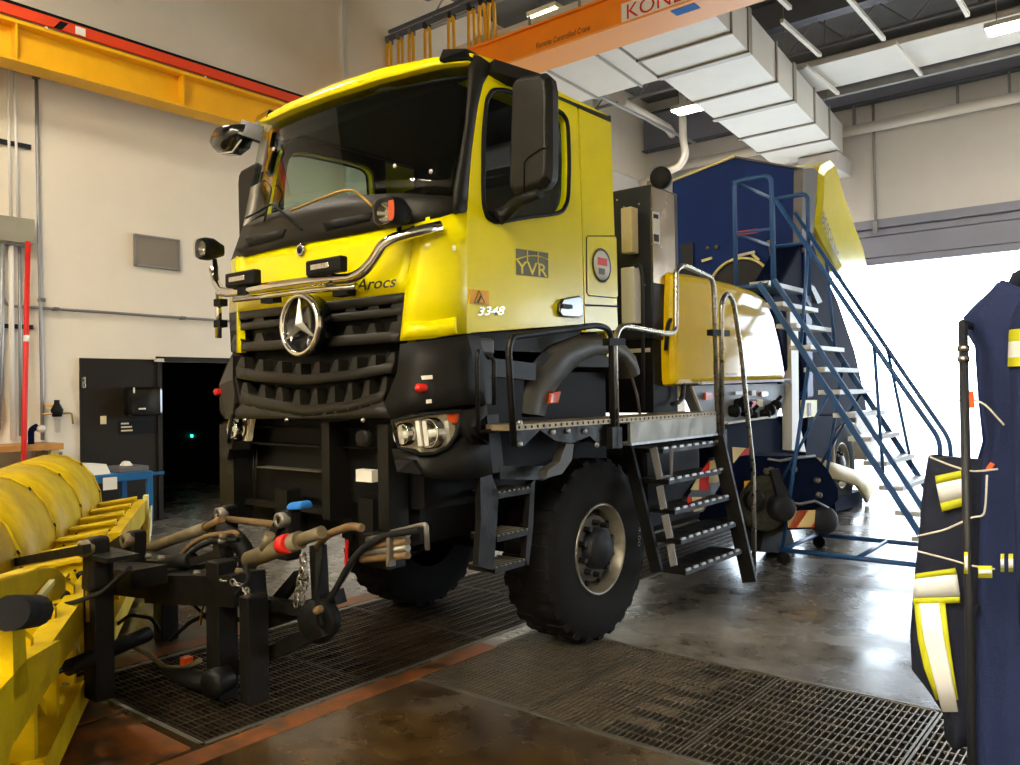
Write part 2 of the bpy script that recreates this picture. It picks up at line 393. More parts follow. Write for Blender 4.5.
# ---- walls
OP = (onx(160, 361, XW).y, onx(160, 361, XW).y+1.9, 2.10)      # doorway in the left wall
wl = MB(); T = .25
wl.box((XW-T, YF, 0), (XW, OP[0], ZC)).box((XW-T, OP[1], 0), (XW, YR, ZC)).box((XW-T, OP[0], OP[2]), (XW, OP[1], ZC))
struct(wl.build('wall_left', 'wall'))
D2 = (4.8, 9.2)
wr = MB(); wr.box((XW-T, YR, 0), (DX0, YR+.3, ZC)).box((DX1, YR, 0), (D2[0], YR+.3, ZC)).box((D2[1], YR, 0), (XR+T, YR+.3, ZC)).box((D2[0], YR, DZ), (D2[1], YR+.3, ZC)).box((DX0, YR, 5.2), (DX1, YR+.3, ZC))
wrear = struct(wr.build('wall_rear', 'wall_rear'))
hd = MB(); hd.box((DX0, YR-.02, 5.02), (DX1, YR+.28, 5.2)); hd.build('header_beam', 'wall_grey', wrear)
MB().box((DX0, YR+.13, 4.25), (DX1, YR+.2, 5.05)).build('door_backing', 'wall_grey', wrear)
for i, (a, b) in enumerate(((4.86, 5.0), (4.40, 4.84), (4.24, 4.385))):
    MB().box((DX0, YR+.06, a), (DX1, YR+.16, b)).build('door_section', 'wall_grey', wrear, bevel=.01)
struct(MB().box((XR, YF, 0), (XR+T, YR, ZC)).build('wall_right', 'wall'))
struct(MB().box((XW-T, YF-T, 0), (XR+T, YF, ZC)).build('wall_front', 'wall'))
struct(MB().box((XW-T, YF-T, ZC), (XR+T, YR+.3, ZC+.2)).build('ceiling', 'ceiling'))
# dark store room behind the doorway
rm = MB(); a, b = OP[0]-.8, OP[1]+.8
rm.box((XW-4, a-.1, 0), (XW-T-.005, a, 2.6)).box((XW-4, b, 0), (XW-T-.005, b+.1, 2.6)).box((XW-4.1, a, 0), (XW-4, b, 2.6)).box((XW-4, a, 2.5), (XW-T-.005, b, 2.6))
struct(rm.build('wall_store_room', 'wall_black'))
# black painted panel, door frame and the doorway
pa = onx(79, 358, XW); trm = MB().box((XW, pa.y, 0), (XW+.03, OP[0]-.06, 2.12)); struct(trm.build('trim_1', 'wall_black'))
df = MB().box((XW-.02, OP[0]-.06, 0), (XW+.05, OP[0], 2.15)).box((XW-.02, OP[1], 0), (XW+.05, OP[1]+.06, 2.15)).box((XW-.02, OP[0]-.06, 2.1), (XW+.05, OP[1]+.06, 2.16))
d1 = struct(df.build('door_1', 'wall_black'))
MB().box((XW-1.0, OP[1]-.06, .02), (XW-.06, OP[1]-.01, 2.08)).build('door_leaf', 'wall_black', d1)
cl = onx(159, 362, XW+.06); MB().box((XW+.05, cl.y-.06, 2.09), (XW+.1, cl.y+.05, 2.13)).build('door_closer', 'white_dirty', d1)
p = onx(197, 436, XW-3.9); MB().box((XW-3.99, p.y-.08, p.z-.02), (XW-3.94, p.y+.09, p.z+.03)).build('exit_lamp', 'exit_green')
tag(bpy.data.objects['exit_lamp'], 'tiny green glowing indicator deep in the dark doorway', 'indicator light')
# small fittings on the black panel
def wallbox(name, px0, py0, px1, py1, t, m, label, cat, x=XW+.03, bevel=.01):
    a, b = onx(px0, py0, x), onx(px1, py1, x)
    return tag(MB().box((x, a.y, a.z), (x+t, b.y, b.z)).build(name, m, bevel=bevel), label, cat)
wallbox('light_switch', 100, 416, 106, 424, .015, 'cream', 'cream light switch plate on the black panel', 'switch', bevel=.004)
a, b = onx(122, 387, XW+.03), onx(157, 415, XW+.03)
td = thing('towel_dispenser', (XW+.03, a.y, b.z), 'black paper towel dispenser on the black panel', 'dispenser')
MB().box((XW+.03, a.y, b.z), (XW+.2, b.y, a.z)).build('housing', 'black_gloss', td, bevel=.04)
MB().box((XW+.2, a.y+.06, a.z-.08), (XW+.205, a.y+.08, a.z-.01)).build('window_edge', 'white_dirty', td)
MB().box((XW+.2, a.y+.13, b.z+.08), (XW+.204, a.y+.22, b.z+.1)).build('brand_strip', 'white_dirty', td)
a, b = onx(119, 421, XW+.03), onx(157, 433, XW+.03)
sg = tag(MB().box((XW+.03, a.y, b.z), (XW+.04, b.y, a.z)).build('notice_plate', 'black'), 'black notice plate with pale lettering below the towel dispenser', 'sign')
for i, (wd, m) in enumerate(((.1, 'white_dirty'), (.14, 'cream'), (.15, 'cream'))):
    MB().box((XW+.04, a.y+.02, a.z-.045-i*.045), (XW+.042, a.y+.02+wd, a.z-.025-i*.045)).build('lettering_line', m, sg)
wallbox('door_bolt', 81.5, 377, 84.5, 388, .03, 'steel', 'small steel bolt at the edge of the black panel', 'bolt', bevel=.003)
# vent panel
a, b = onx(133, 234, XW), onx(178, 271, XW)
vp = thing('wall_vent', (XW, a.y, b.z), 'grey rectangular vent panel on the cream wall', 'vent')
MB().box((XW, a.y, b.z), (XW+.05, b.y, a.z)).build('panel', 'vent_grey', vp, bevel=.008)
rim = MB(); rim.box((XW+.05, a.y, a.z-.02), (XW+.06, b.y, a.z)).box((XW+.05, a.y, b.z), (XW+.06, b.y, b.z+.02)).box((XW+.05, a.y, b.z), (XW+.06, a.y+.02, a.z)).box((XW+.05, b.y-.02, b.z), (XW+.06, b.y, a.z))
rim.build('rim', 'conduit', vp)
# conduits on the left wall
def wallpipe(name, pts, r, m, label, x=XW+.05, cat='conduit', clamps=()):
    c = thing(name, onx(*pts[0], x), label, cat)
    MB().tube([onx(px, py, x) for px, py in pts], r, 8, fillet=.08).build('pipe', m, c)
    for px, py in clamps:
        q = onx(px, py, x); MB().box((XW, q.y-.03, q.z-.02), (x+r+.01, q.y+.03, q.z+.02)).build('clamp', 'steel_dull', c)
    return c
wallpipe('wall_conduit', [(36, 60), (38, 190), (42, 384), (42.5, 440)], .022, 'conduit', 'tall vertical grey conduit running down to the air regulator', clamps=((36.5, 77), (42, 300)))
wallpipe('wall_conduit', [(1, 292), (6, 304), (12, 306), (100, 312), (214, 320), (300, 326)], .018, 'conduit', 'thin horizontal conduit across the cream wall', clamps=((56, 309), (183, 318)))
wallpipe('wall_conduit', [(8, 60), (9, 140), (10.5, 224)], .016, 'pipe_white', 'left vertical pipe dropping into the top of the grey trough')
wallpipe('wall_conduit', [(14, 60), (16, 140), (18, 226)], .016, 'pipe_white', 'right vertical pipe dropping into the top of the grey trough')
wallpipe('wall_conduit', [(11, 244), (11.5, 330), (13, 440)], .03, 'pipe_white', 'pale vertical pipe nearest the red pole, below the trough', x=XW+.07)
wallpipe('wall_conduit', [(19.5, 246), (20, 330), (20.5, 436)], .02, 'conduit', 'thin pale pipe just left of the red pole', x=XW+.06)
wallpipe('wall_conduit', [(2, 244), (1.5, 330), (-2, 420)], .03, 'galv', 'shiny pipe at the left picture edge below the trough', x=XW+.1)
a, b = onx(-40, 226, XW), onx(29.5, 246, XW)
tr = thing('electrical_trough', (XW, b.y, b.z), 'grey metal wiring trough on the left wall', 'trough')
MB().box((XW, a.y, b.z), (XW+.16, b.y, b.z+.29)).build('housing', 'grey_box', tr, bevel=.006)
MB().box((XW, a.y, b.z-.03), (XW+.13, b.y-.03, b.z)).build('lower_lip', 'conduit', tr)
rp = thing('red_pole', onx(26, 440, XW+.3), 'slim red pole with a white band leaning on the wall', 'pole')
q0, q1 = onx(24, 450, XW+.70), onx(28, 242, XW+.24); q0 = q1+(q0-q1)*((q1.z-.0)/(q1.z-q0.z)); rp.location = q0
MB().cyl(q0, q1, .028, 10).build('shaft', 'red', rp); m0 = q0.lerp(q1, .66); MB().cyl(m0, m0.lerp(q1, .06), .03, 10).build('band', 'white', rp)
s0 = MB()
st = thing('pipe_strut', onx(0, 325, XW), 'dark horizontal strut holding the wall pipes', 'strut'); a, b = onx(-30, 324, XW), onx(32, 327, XW)
MB().box((XW, a.y, a.z-.03), (XW+.04, b.y, a.z+.02)).build('channel', 'charcoal', st)
st = thing('pipe_strut', onx(0, 137, XW), 'upper dark strut crossing the twin wall pipes', 'strut'); a, b = onx(-30, 135, XW), onx(30, 140, XW)
MB().box((XW, a.y, a.z-.03), (XW+.04, b.y, a.z+.02)).build('channel', 'charcoal', st)
# air regulator
rg = thing('air_regulator', onx(57, 414, XW+.1), 'black air regulator with clear bowl on the wall', 'regulator'); x = XW+.1
q = onx(57, 410, x); MB().lathe(q, (0,0,1), [(-.08,.0),(-.08,.05),(.0,.07),(.08,.03),(.12,.03),(.12,0)], 16).build('body', 'black', rg)
MB().lathe(onx(57.5, 422, x), (0,0,1), [(-.13,0),(-.12,.03),(.0,.035),(.04,.035)], 14).build('bowl', 'lens_clear', rg)
MB().tube([onx(43, 414, x), onx(72, 413, x), onx(73, 424, x)], .012, 8, fillet=.03).build('pipe', 'brass', rg)
MB().box(onx(45, 405, x), onx(52, 407, x)+V(.02,0,0)).build('valve_handle', 'sign_orange', rg)
# runway beam of the crane along the left wall
RX = XW+.55
za = onx(0, 65, RX-.1).z; 
rb = thing('crane_runway_beam', (RX, 5, za), 'long yellow crane runway beam high on the left wall', 'crane rail')
y0, y1 = YF+.2, YR-.3
MB().box((RX-.16, y0, za), (RX+.16, y1, za+.03)).build('lower_flange', 'yellow_crane', rb)
MB().box((RX-.012, y0, za+.03), (RX+.012, y1, za+.42)).build('web', 'yellow_crane', rb)
MB().box((RX-.16, y0, za+.42), (RX+.16, y1, za+.46)).build('upper_flange', 'yellow_crane', rb)
MB().box((RX-.05, y0, za+.46), (RX+.05, y1, za+.52)).build('rail', 'steel_dull', rb)
MB().box((RX+.1, y0, za+.50), (RX+.14, y1, za+.62)).build('conductor_bar', 'redstripe', rb)
MB().box((RX+.05, y0, za+.62), (RX+.15, y1, za+.65)).build('cable_tray', 'black', rb)
y = y0+.6
while y < y1:
    st = MB().box((RX+.012, y-.01, za+.03), (RX+.14, y+.01, za+.42)).build('stiffener', 'yellow_crane', rb)
    MB().beam((XW, y, za+.3), (RX-.1, y, za+.3), .08, .2).build('wall_bracket', 'yellow_crane', rb); MB().box((RX+.1, y+.3, za+.46), (RX+.12, y+.33, za+.64)).build('bar_hanger', 'white', rb)
    y += 1.95
MB().prism([(RX+.141, onx(48, 25, RX).y, za+.5), (RX+.141, onx(56, 18, RX).y, za+.5), (RX+.141, onx(63, 18, RX).y, za+.6), (RX+.141, onx(55, 18, RX).y, za+.6)], (.003,0,0)).build('marking', 'black', rb)
MB().box((RX+.14, onx(70, 30, RX).y, za+.51), (RX+.145, onx(80, 30, RX).y, za+.60)).build('sticker', 'white', rb)
# bridge girder
GY = 9.0
gb = ony(500, 62, GY).z-.05; gt = gb+.36; fz = gb
br = thing('crane_bridge', (-3, GY, gb), 'orange overhead crane bridge girder with red lettering panel', 'crane')
gw = .34
bx0, bx1 = RX-.2, XR-.4; EZ = za+.68
MB().box((bx0, GY, gb), (bx1, GY+gw, gt)).build('girder', 'orange', br, bevel=.005)
MB().box((bx0, GY-.05, gt), (bx1, GY+gw+.05, gt+.03)).build('top_flange', 'orange', br)
MB().box((bx0, GY-.03, gb-.03), (bx1, GY+gw+.2, gb)).build('bottom_flange', 'orange_light', br)
MB().box((RX-.2, GY-.8, EZ), (RX+.2, GY+1.1, EZ+.3)).build('end_truck', 'orange', br, bevel=.01)
a, b = ony(622, 18, GY), ony(720, 5, GY)
MB().box((a.x, GY-.012, gb-.0), (a.x+2.0, GY-.002, gb+.245)).build('name_panel', 'white', br)
text('name_lettering', 'KONECRANES', (a.x+.06, GY-.014, gb+.025), (1,0,0), (0,0,1), .27, 'red', br, width=1.86)
a, b = ony(536, 49, GY), ony(590, 33, GY)
text('crane_lettering', 'Remote Controlled Crane', (a.x, GY-.004, a.z), (1,0,0), (0,0,1), .11, 'lettering', br, width=b.x-a.x, shear=.2)
q = ony(682, 16, GY+.1); MB().box((q.x-.12, GY+.03, gb-.036), (q.x+.2, GY+.2, gb-.031)).build('blue_sticker', 'blue_cloth', br)
# festoon loops hanging from a rail beside the bridge
FY = GY+.62
fr_a, fr_b = ony(346, 62, FY), ony(500, -12, FY)
fe = thing('festoon_rail', fr_a, 'dark festoon rail with yellow cable loops above the cab roof', 'cable festoon')
fr_c = fr_b.lerp(fr_a, -.8); zr = (fr_a.z+fr_b.z)/2+.02
MB().beam((fr_a.x, FY, zr), (fr_c.x+3, FY, zr), .06, .08).build('rail', 'beam_grey', fe)
MB().beam((fr_a.x, FY+.07, zr+.15), (fr_c.x+3, FY+.07, zr+.15), .05, .05).build('rail', 'beam_grey', fe)
for i, (px, py) in enumerate(((361, 58), (376, 48), (389, 50), (399, 40), (411, 44), (426, 29), (451, 19), (470, 9), (482, 6), (490, 3))):
    q = ony(px, py, FY); wv = .045 if i < 5 else .055; q = V(q.x, FY, zr-.06); L = .95+.1*(i % 3)
    pts = [q+V(-wv-.01, 0, -L), q+V(-wv, 0, -.08), q+V(-wv*.5, 0, -.01), q+V(wv*.5, 0, -.01), q+V(wv, 0, -.08), q+V(wv+.02, 0, -L)]
    MB().tube([p+V(0, .03*(i % 2), 0) for p in pts], .028, 6, fillet=.03).build('cable_loop', 'yellow_crane', fe)
    MB().box(q+V(-.03, -.05, -.03), q+V(.03, .08, .06)).build('trolley', 'charcoal' if i > 4 else 'steel_dull', fe)
# ---- ducts
ZD = 6.6
def quadduct(name, label, c, flanges=(), seams=()):     # c = 4 corner xy of the bottom, CCW
    d = thing(name, (sum(p[0] for p in c)/4, sum(p[1] for p in c)/4, ZD), label, 'duct')
    lo = [V(p[0], p[1], ZD) for p in c]; hi = [p+V(0,0,.62) for p in lo]
    MB().hexa(lo+hi).build('duct_body', 'duct', d)
    for t, wd in flanges:
        a, b = lo[0].lerp(lo[3], t), lo[1].lerp(lo[2], t); e = (b-a).normalized(); m = MB()
        m.beam(a-e*.03+V(0,0,-.012), b+e*.03+V(0,0,-.012), wd, .045); m.beam(b+e*.015+V(0,0,-.03), b+e*.015+V(0,0,.65), .03, wd, up=(0,1,0)); m.beam(a-e*.015+V(0,0,-.03), a-e*.015+V(0,0,.65), .03, wd, up=(0,1,0))
        m.build('flange', 'duct_flange', d)
    return d
R1, R2, L1, L2 = (onz(*p, ZD) for p in ((749, 52), (843.5, 154), (669, 82), (754, 150)))
dr = (R2-R1)/(R2.y-R1.y); dl = (L2-L1)/(L2.y-L1.y)
yA, yB = 9.7, 18.1
pr = lambda y: R1+dr*(y-R1.y); pl = lambda y: V(pr(y).x-1.47, y, ZD)
fl_ = [((onz(px, py, ZD).y-yA)/(yB-yA), wd) for px, py, wd in ((727, 33, .03), (752, 51, .12), (781, 80, .05), (792, 101, .13), (815, 122, .05), (836, 137, .05))]
quadduct('air_duct', 'large white sheet-metal air duct with bolted flanges over the truck', [pl(yA), pr(yA), pr(yB), pl(yB)], fl_)
c0, c1 = onz(592, 97, ZD), onz(540, 70, ZD)
quadduct('air_duct', 'white branch duct running left from the large duct', [(pl(9.75).x-.06, 9.75), (pl(11.75).x-.06, 11.75), (-9.2, 11.75), (-9.2, 9.75)], [(.12, .03), (.42, .03), (.75, .03)])
for y, wh in ((10.9, 'nearest the crane'), (13.4, 'at mid length'), (16.4, 'nearest the rear wall')):
    for s in (0, 1):
        q = (pl if s == 0 else pr)(y)
        tag(MB().cyl(q+V(.05 if s else -.05, 0, .6), (q.x+(.05 if s else -.05), y, ZC), .008, 6).build('duct_hanger', 'steel_dull'), 'thin steel hanger rod on the '+('right' if s else 'left')+' edge of the large duct, '+wh, 'hanger rod', 'hanger rods of the large air duct')
q = pr(17.6); MB()
dp = thing('duct_elbow', q+V(-.4, .5, 0), 'pale duct elbow turning into the rear wall', 'duct')
MB().box((q.x-.9, 17.75, ZD-.4), (q.x-.05, YR, ZD-.02)).build('elbow_box', 'wall_rear', dp, bevel=.02)
# ---- roof structure: open-web joists, beams, hanging rods, flat panel, pipes
def joist(y, z, m, label, hgt=.55):
    j = thing('roof_joist', (-2, y, z), label, 'joist'); n = 18
    MB().box((XW, y-.04, z), (XR, y-.01, z+.05)).box((XW, y+.01, z), (XR, y+.04, z+.05)).build('bottom_chord', m, j)
    MB().box((XW, y-.05, z+hgt), (XR, y+.05, z+hgt+.05)).build('top_chord', m, j)
    step = (XR-XW)/n
    wb = proto(MB().beam((0,0,0), (step/2, 0, hgt), .025, .025), 'web_bar', m); wb2 = proto(MB().beam((0,0,hgt), (step/2, 0, 0), .025, .025), 'web_bar', m)
    for i in range(n):
        piece(wb, (XW+i*step, y, z+.03), j); piece(wb2, (XW+(i+.5)*step, y, z+.03), j)
for y, lab in ((10.6, 'open-web steel roof joist nearest the orange bridge'), (12.6, 'open-web steel roof joist above the middle of the large duct'), (16.2, 'open-web steel roof joist nearest the rear wall'), (14.8, 'open-web steel roof joist in front of the dark beam'), (7.6, 'open-web steel roof joist above the cab')):
    joist(y, 8.2, 'joist', lab)
for y, z, h, lab in ((13.6, 7.65, .5, 'dark steel roof beam behind the middle joists'), (18.42, 7.66, .95, 'deep blue-grey roof beam in front of the rear wall')):
    b = thing('roof_beam', (-2, y, z), lab, 'beam')
    MB().box((XW, y-.01, z), (XR, y+.01, z+h)).build('web', 'beam_grey' if h < .9 else 'wall_grey', b)
    MB().box((XW, y-.12, z), (XR, y+.12, z+.025)).build('lower_flange', 'beam_grey', b)
    MB().box((XW, y-.12, z+h-.025), (XR, y+.12, z+h)).build('upper_flange', 'beam_grey', b)
a, b, c = onz(800, 70, 7.4), onz(1000, 20, 7.4), onz(825, 90, 7.4)
tag(MB().box((-5.6, a.y, 7.4), (9.5, c.y, 7.5)).build('ceiling_panel', 'duct', bevel=.01), 'long flat pale panel hung across the ceiling near the rear wall', 'ceiling panel')
tag(MB().box((-5.6, c.y+.25, 7.32), (9.5, c.y+.36, 7.44)).build('cross_rail', 'joist'), 'pale steel rail hung along the rear edge of the flat panel', 'rail')
for i, (p0, p1, lab) in enumerate((((858, -40), (884, 41), 'pale hanging unistrut left of the right ceiling lamp'), ((784, 22), (820, 57), 'pale strut beside the large duct, nearer the crane'), ((811, 66), (838, 95), 'pale strut beside the large duct, nearer the rear wall'),
        ((901, 43), (921, 76), 'pale strut under the flat ceiling panel'), ((955, -30), (968, 17), 'short pale strut at the top right'), ((760, -20), (790, 10), 'pale strut at the upper end of the large duct'))):
    q0, q1 = onz(*p0, 7.25), onz(*p1, 7.25)
    tag(MB().box((q1.x-.03, q0.y, 7.25), (q1.x+.03, q1.y, 7.31)).build('ceiling_strut', 'pipe_white'), lab, 'strut')
pp = thing('rear_pipe', (-3, YR-.25, 7.45), 'thick white insulated pipe along the rear wall', 'pipe')
zp = ony(900, 121, YR-.25).z
MB().cyl((XW+.3, YR-.25, zp), (XR-.2, YR-.25, zp), .11, 14).build('insulation', 'pipe_white', pp)
for px in (854, 958, 1010): q = ony(px, 118, YR-.25); MB().box((q.x-.02, YR-.3, zp+.1), (q.x+.02, YR-.2, 7.66)).build('hanger', 'conduit', pp)
q = ony(875, 200, YR-.06); rc = thing('rear_conduit', (q.x, YR-.06, 4.9), 'thin vertical conduit on the white rear wall', 'conduit')
MB().cyl((q.x, YR-.06, 4.95), (q.x, YR-.06, ZC-.1), .03, 8).build('pipe', 'conduit', rc); MB().box((q.x-.04, YR-.1, 4.9), (q.x+.04, YR, 5.15)).build('junction_box', 'galv', rc)
vp2 = thing('vent_pipe', onz(690, 150, 7.6), 'white bent vent pipe seen beside the large duct', 'pipe'); y_ = 16.9
MB().tube([V(ony(683, 140, y_).x, y_, ZC), ony(683, 140, y_), ony(686, 155, y_), ony(680, 166, y_), ony(640, 180, y_)-V(0,0,.1)], .085, 12, fillet=.3).build('pipe', 'pipe_white', vp2)
vp3 = thing('vent_pipe', onz(620, 110, 7.6), 'long pale pipe running under the joists above the cab', 'pipe')
MB().tube([onz(622, 102, 7.7), onz(668, 128, 7.7), onz(672, 134, 7.9)], .1, 12).build('pipe', 'pipe_white', vp3)
sp = thing('sprinkler_pipe', onz(600, 80, 7.5), 'thin sprinkler pipe running along the bay above the duct gap', 'pipe')
MB().cyl((onz(640, 105, 7.5).x-.35, 10.2, 7.5), (onz(640, 105, 7.5).x-.35, 18, 7.5), .035, 8).build('pipe', 'joist', sp)
# clerestory panel on the left wall far end
q0, q1 = onx(612, 165, XW), onx(640, 195, XW)
tag(MB().box((XW, q0.y-1.5, 5.6), (XW+.06, q0.y+1.2, 6.9)).build('wall_hatch', 'wall_rear', bevel=.02), 'pale wall hatch with a raised rim far back on the left wall', 'hatch')
wp = thing('corner_pipe', onx(345, 60, XW), 'tall white pipe on the left wall behind the cab roof', 'pipe'); q = onx(345, 60, XW+.08)
MB().cyl((XW+.08, q.y, 4.5), (XW+.08, q.y, ZC), .04, 10).build('pipe', 'pipe_white', wp)
# ---- ceiling lamps
def lamp(x, y, z, label, rot=0, m='lamp_day', hl=.6):
    l = thing('ceiling_lamp', (x, y, z), label, 'lamp', 'high-bay ceiling lamps')
    h = MB().box((x-hl-.03, y-.2, z+.02), (x+hl+.03, y+.2, z+.1)); h.build('housing', 'white_dirty', l, bevel=.01)
    for s in (-1, 1): MB().box((x-hl, y+s*.1-.075, z), (x+hl, y+s*.1+.075, z+.02)).build('lamp_tube_panel', m, l)
    for s in (-1, 1): MB().cyl((x+s*hl*.8, y, z+.1), (x+s*hl*.8, y, 8.2), .008, 6).build('hanger', 'steel_dull', l)
q = onz(690, 110, 7.3); lamp(q.x, q.y, 7.3, 'bright twin ceiling lamp in the gap beside the large duct', hl=.32)
q = onz(548, 17, 7.6); lamp(q.x, q.y, 7.6, 'warm ceiling lamp glowing just above the orange bridge', m='lamp_warm', hl=.26)
q = onz(1010, 28, 7.15); lamp(q.x+.3, q.y, 7.15, 'bright ceiling lamp at the upper right picture edge')
for x, y, lab in ((-3.4, -5.6, 'rear row, nearest the left wall'), (-.2, -5.6, 'rear row, second from the left wall'), (3, -5.6, 'rear row, third from the left wall'), (-3.4, -3.0, 'front row, nearest the left wall'), (-.2, -3.0, 'front row, second from the left wall'), (3, -3.0, 'front row, third from the left wall'), (-7.4, 2.2, 'close to the runway beam')):
    lamp(x, y, 6.9, ('high-bay ceiling lamp behind the camera, ' if y < 0 else 'high-bay ceiling lamp above the picture, ')+lab, m='lamp_front' if y < 0 else 'lamp_day')
# daylight sampling portal in the door opening
for xa_, xb_ in ((DX0, DX1), D2):
    pl_ = bpy.data.lights.new('door_daylight_portal', 'AREA'); pl_.shape = 'RECTANGLE'; pl_.size = xb_-xa_; pl_.size_y = DZ; pl_.cycles.is_portal = True
    po = bpy.data.objects.new('door_daylight_portal', pl_); COL.objects.link(po); po.location = ((xa_+xb_)/2, YR+.35, DZ/2); po.rotation_euler = (math.radians(-90), 0, 0)
# apron outside
struct(MB().box((-60, YR+.2, -.3), (60, 140, -.02)).build('ground', 'asphalt'))
# ================================================================ TRUCK
TCX, SX, YF0 = -3.88, -2.94, 2.86
def bow(dx): dx = min(abs(dx), 1.0); return .11*(dx/.8)**2+5*max(0, dx-.78)**2
def Fy(x, z): return YF0+bow(x-TCX)+.26*max(0, z-2.6)-.05*max(0, 2.0-z)
def onF(px, py, off=0):      # first hit of the pixel's ray with the curved front of the cab
    d = ray(px, py); t = 2.45/d.y; st = .02/d.y
    g = lambda t: (lambda p: p.y-Fy(p.x, p.z)+off)(CAM+d*t)
    for _ in range(80):
        if g(t+st) >= 0: break
        t += st
    lo, hi = t, t+st
    for _ in range(20):
        m = (lo+hi)/2
        if g(m) >= 0: hi = m
        else: lo = m
    return CAM+d*hi
def resample(pl, n):
    L = [0]
    for a, b in zip(pl, pl[1:]): L.append(L[-1]+math.hypot(b[0]-a[0], b[1]-a[1]))
    out = []
    for i in range(n):
        t = L[-1]*i/(n-1); k = 0
        while k < len(pl)-2 and L[k+1] < t: k += 1
        u = (t-L[k])/(L[k+1]-L[k]); out.append((pl[k][0]+(pl[k+1][0]-pl[k][0])*u, pl[k][1]+(pl[k+1][1]-pl[k][1])*u))
    return out
def stripF(tp, bt, off=0, n=17, m=4, th=.04):
    A, B = resample(tp, n), resample(bt, n)
    rows = [[onF(a[0]+(b[0]-a[0])*j/m, a[1]+(b[1]-a[1])*j/m, off) for a, b in zip(A, B)] for j in range(m+1)]
    return MB().grid(rows, (0, th, 0))
def mirror(mb):
    r = MB(); r.f = [list(reversed(f)) for f in mb.f]; r.sm = list(mb.sm); r.v = [V(2*TCX-p.x, p.y, p.z) for p in mb.v]; return r
from mathutils.geometry import tessellate_polygon
def holed(outer, inner, vec):
    vec = Vector(vec); vs = [Vector(p) for p in outer]+[Vector(p) for p in inner]; tr = tessellate_polygon([[Vector(p) for p in outer], [Vector(p) for p in inner]])
    n = len(vs); mb = MB(); a = vs+[p+vec for p in vs]; no, ni = len(outer), len(inner)
    fs = [tuple(t) for t in tr]+[tuple(i+n for i in reversed(t)) for t in tr]
    fs += [(i, (i+1)%no, (i+1)%no+n, i+n) for i in range(no)]+[(no+i, no+(i+1)%ni, no+(i+1)%ni+n, no+i+n) for i in range(ni)]
    return mb.add(a, fs)
TR = thing('sweeper_truck', (TCX, 4.5, 0), 'yellow airport truck with dark grille, chrome bull bar and side platform', 'truck')
# ---- front panels
hoodT = [(231, 259), (265, 250), (308, 241.5), (362, 232), (415, 223)]; grT = [(229, 313), (265, 308.5), (310, 303.5), (362, 297.5), (405, 292.5)]
fp = stripF(hoodT, grT, .0, 21, 5).build('front_panel', 'yellow', TR)
S = SX
cor = MB(); rows = []
for l, mid, r in (((415, 223), (440, 213), (467, 209)), ((411, 258), (438, 250), (467, 246)), ((405, 292), (436, 289), (467, 285)), ((399, 341), (430, 338.5), (467, 333))):
    a, b, c = onF(*l), onF(*mid), onx(*r, S); a2 = a.lerp(b, .5)+V(.01, -.015, 0); b2 = b.lerp(c, .5)+V(.02, -.03, 0); rows.append([a, a2, b, b2, c])
cor.grid(rows, (-.01, .04, 0)); cp = cor.build('corner_panel', 'yellow', TR); mirror(cor).build('corner_panel', 'yellow', TR)
a, b = onF(403, 324, .02), onF(452, 321, .02)
stripF([(404, 322), (430, 321), (455, 317)], [(401, 338), (430, 336), (456, 333)], .012, 7, 1, .01).build('corner_plate', 'yellow', cp)
q = onF(441, 247, .02); MB().beam(q+V(-.035,.02,0), q+V(.035,.075,0), .006, .025).build('corner_label', 'white', cp)
# ---- cowl and windshield
glB = [(243, 226), (262, 216), (300, 205), (335, 197), (395, 193), (452, 196)]
glT = [(263, 123), (290, 110), (322, 98), (378, 80), (439, 64.5), (468, 62)]
cw = stripF(glB, [(231, 260), (265, 251), (308, 242), (362, 232.5), (420, 222), (452, 213)], .015, 17, 3).build('cowl', 'trim', TR)
for (x0, y0, x1, y1, h) in ((245, 238, 285, 229, 9), (322, 222, 372, 212, 9)):
    stripF([(x0, y0), (x1, y1)], [(x0+4, y0+h), (x1-3, y1+h)], .02, 5, 1, .01).build('cowl_vent', 'black', cw)
ws = stripF(glT, glB, -.01, 17, 8, .006).build('windshield', 'windshield', TR)
for px, py in ((274, 149), (395, 166), (431, 171.5)): q = onF(px, py, .0); MB().lathe(q, (0,-1,0), [(0,.012),(.004,.012),(.004,0)], 10).build('sensor_dot', 'white_dirty', ws)
# visor strip, roof
vsT = [(258, 121), (272, 112), (286, 104), (335, 83), (382, 68), (435, 57), (471, 53)]
vs = stripF(vsT, glT, .045, 21, 2, .06).build('visor_strip', 'yellow', TR)
q = onF(453, 56, .06)
rl = MB(); A_, B_ = onF(437, 56, .09), onF(467, 53, .09); rl.hexa([A_+V(0,0,-.03), B_+V(0,0,-.03), B_+V(0,.12,-.03), A_+V(0,.12,-.03), A_+V(.02,.02,.04), B_+V(-.02,.02,.04), B_+V(-.02,.12,.04), A_+V(.02,.12,.04)])
rl.build('roof_marker_lamp', 'black_gloss', TR, bevel=.01)
rl2 = MB(); A_, B_ = onF(254, 119, .06), onF(266, 113, .06); rl2.hexa([A_+V(0,0,-.03), B_+V(0,0,-.03), B_+V(0,.1,-.03), A_+V(0,.1,-.03), A_+V(.01,.02,.03), B_+V(0,.02,.03), B_+V(0,.1,.03), A_+V(.01,.1,.03)]); rl2.build('roof_marker_lamp', 'black_gloss', TR, bevel=.008)
fr = [onF(px, py, .04) for px, py in resample(vsT, 15)]; ZR = 3.66
YB = onx(611, 120, S).y+.0
rows = [fr]
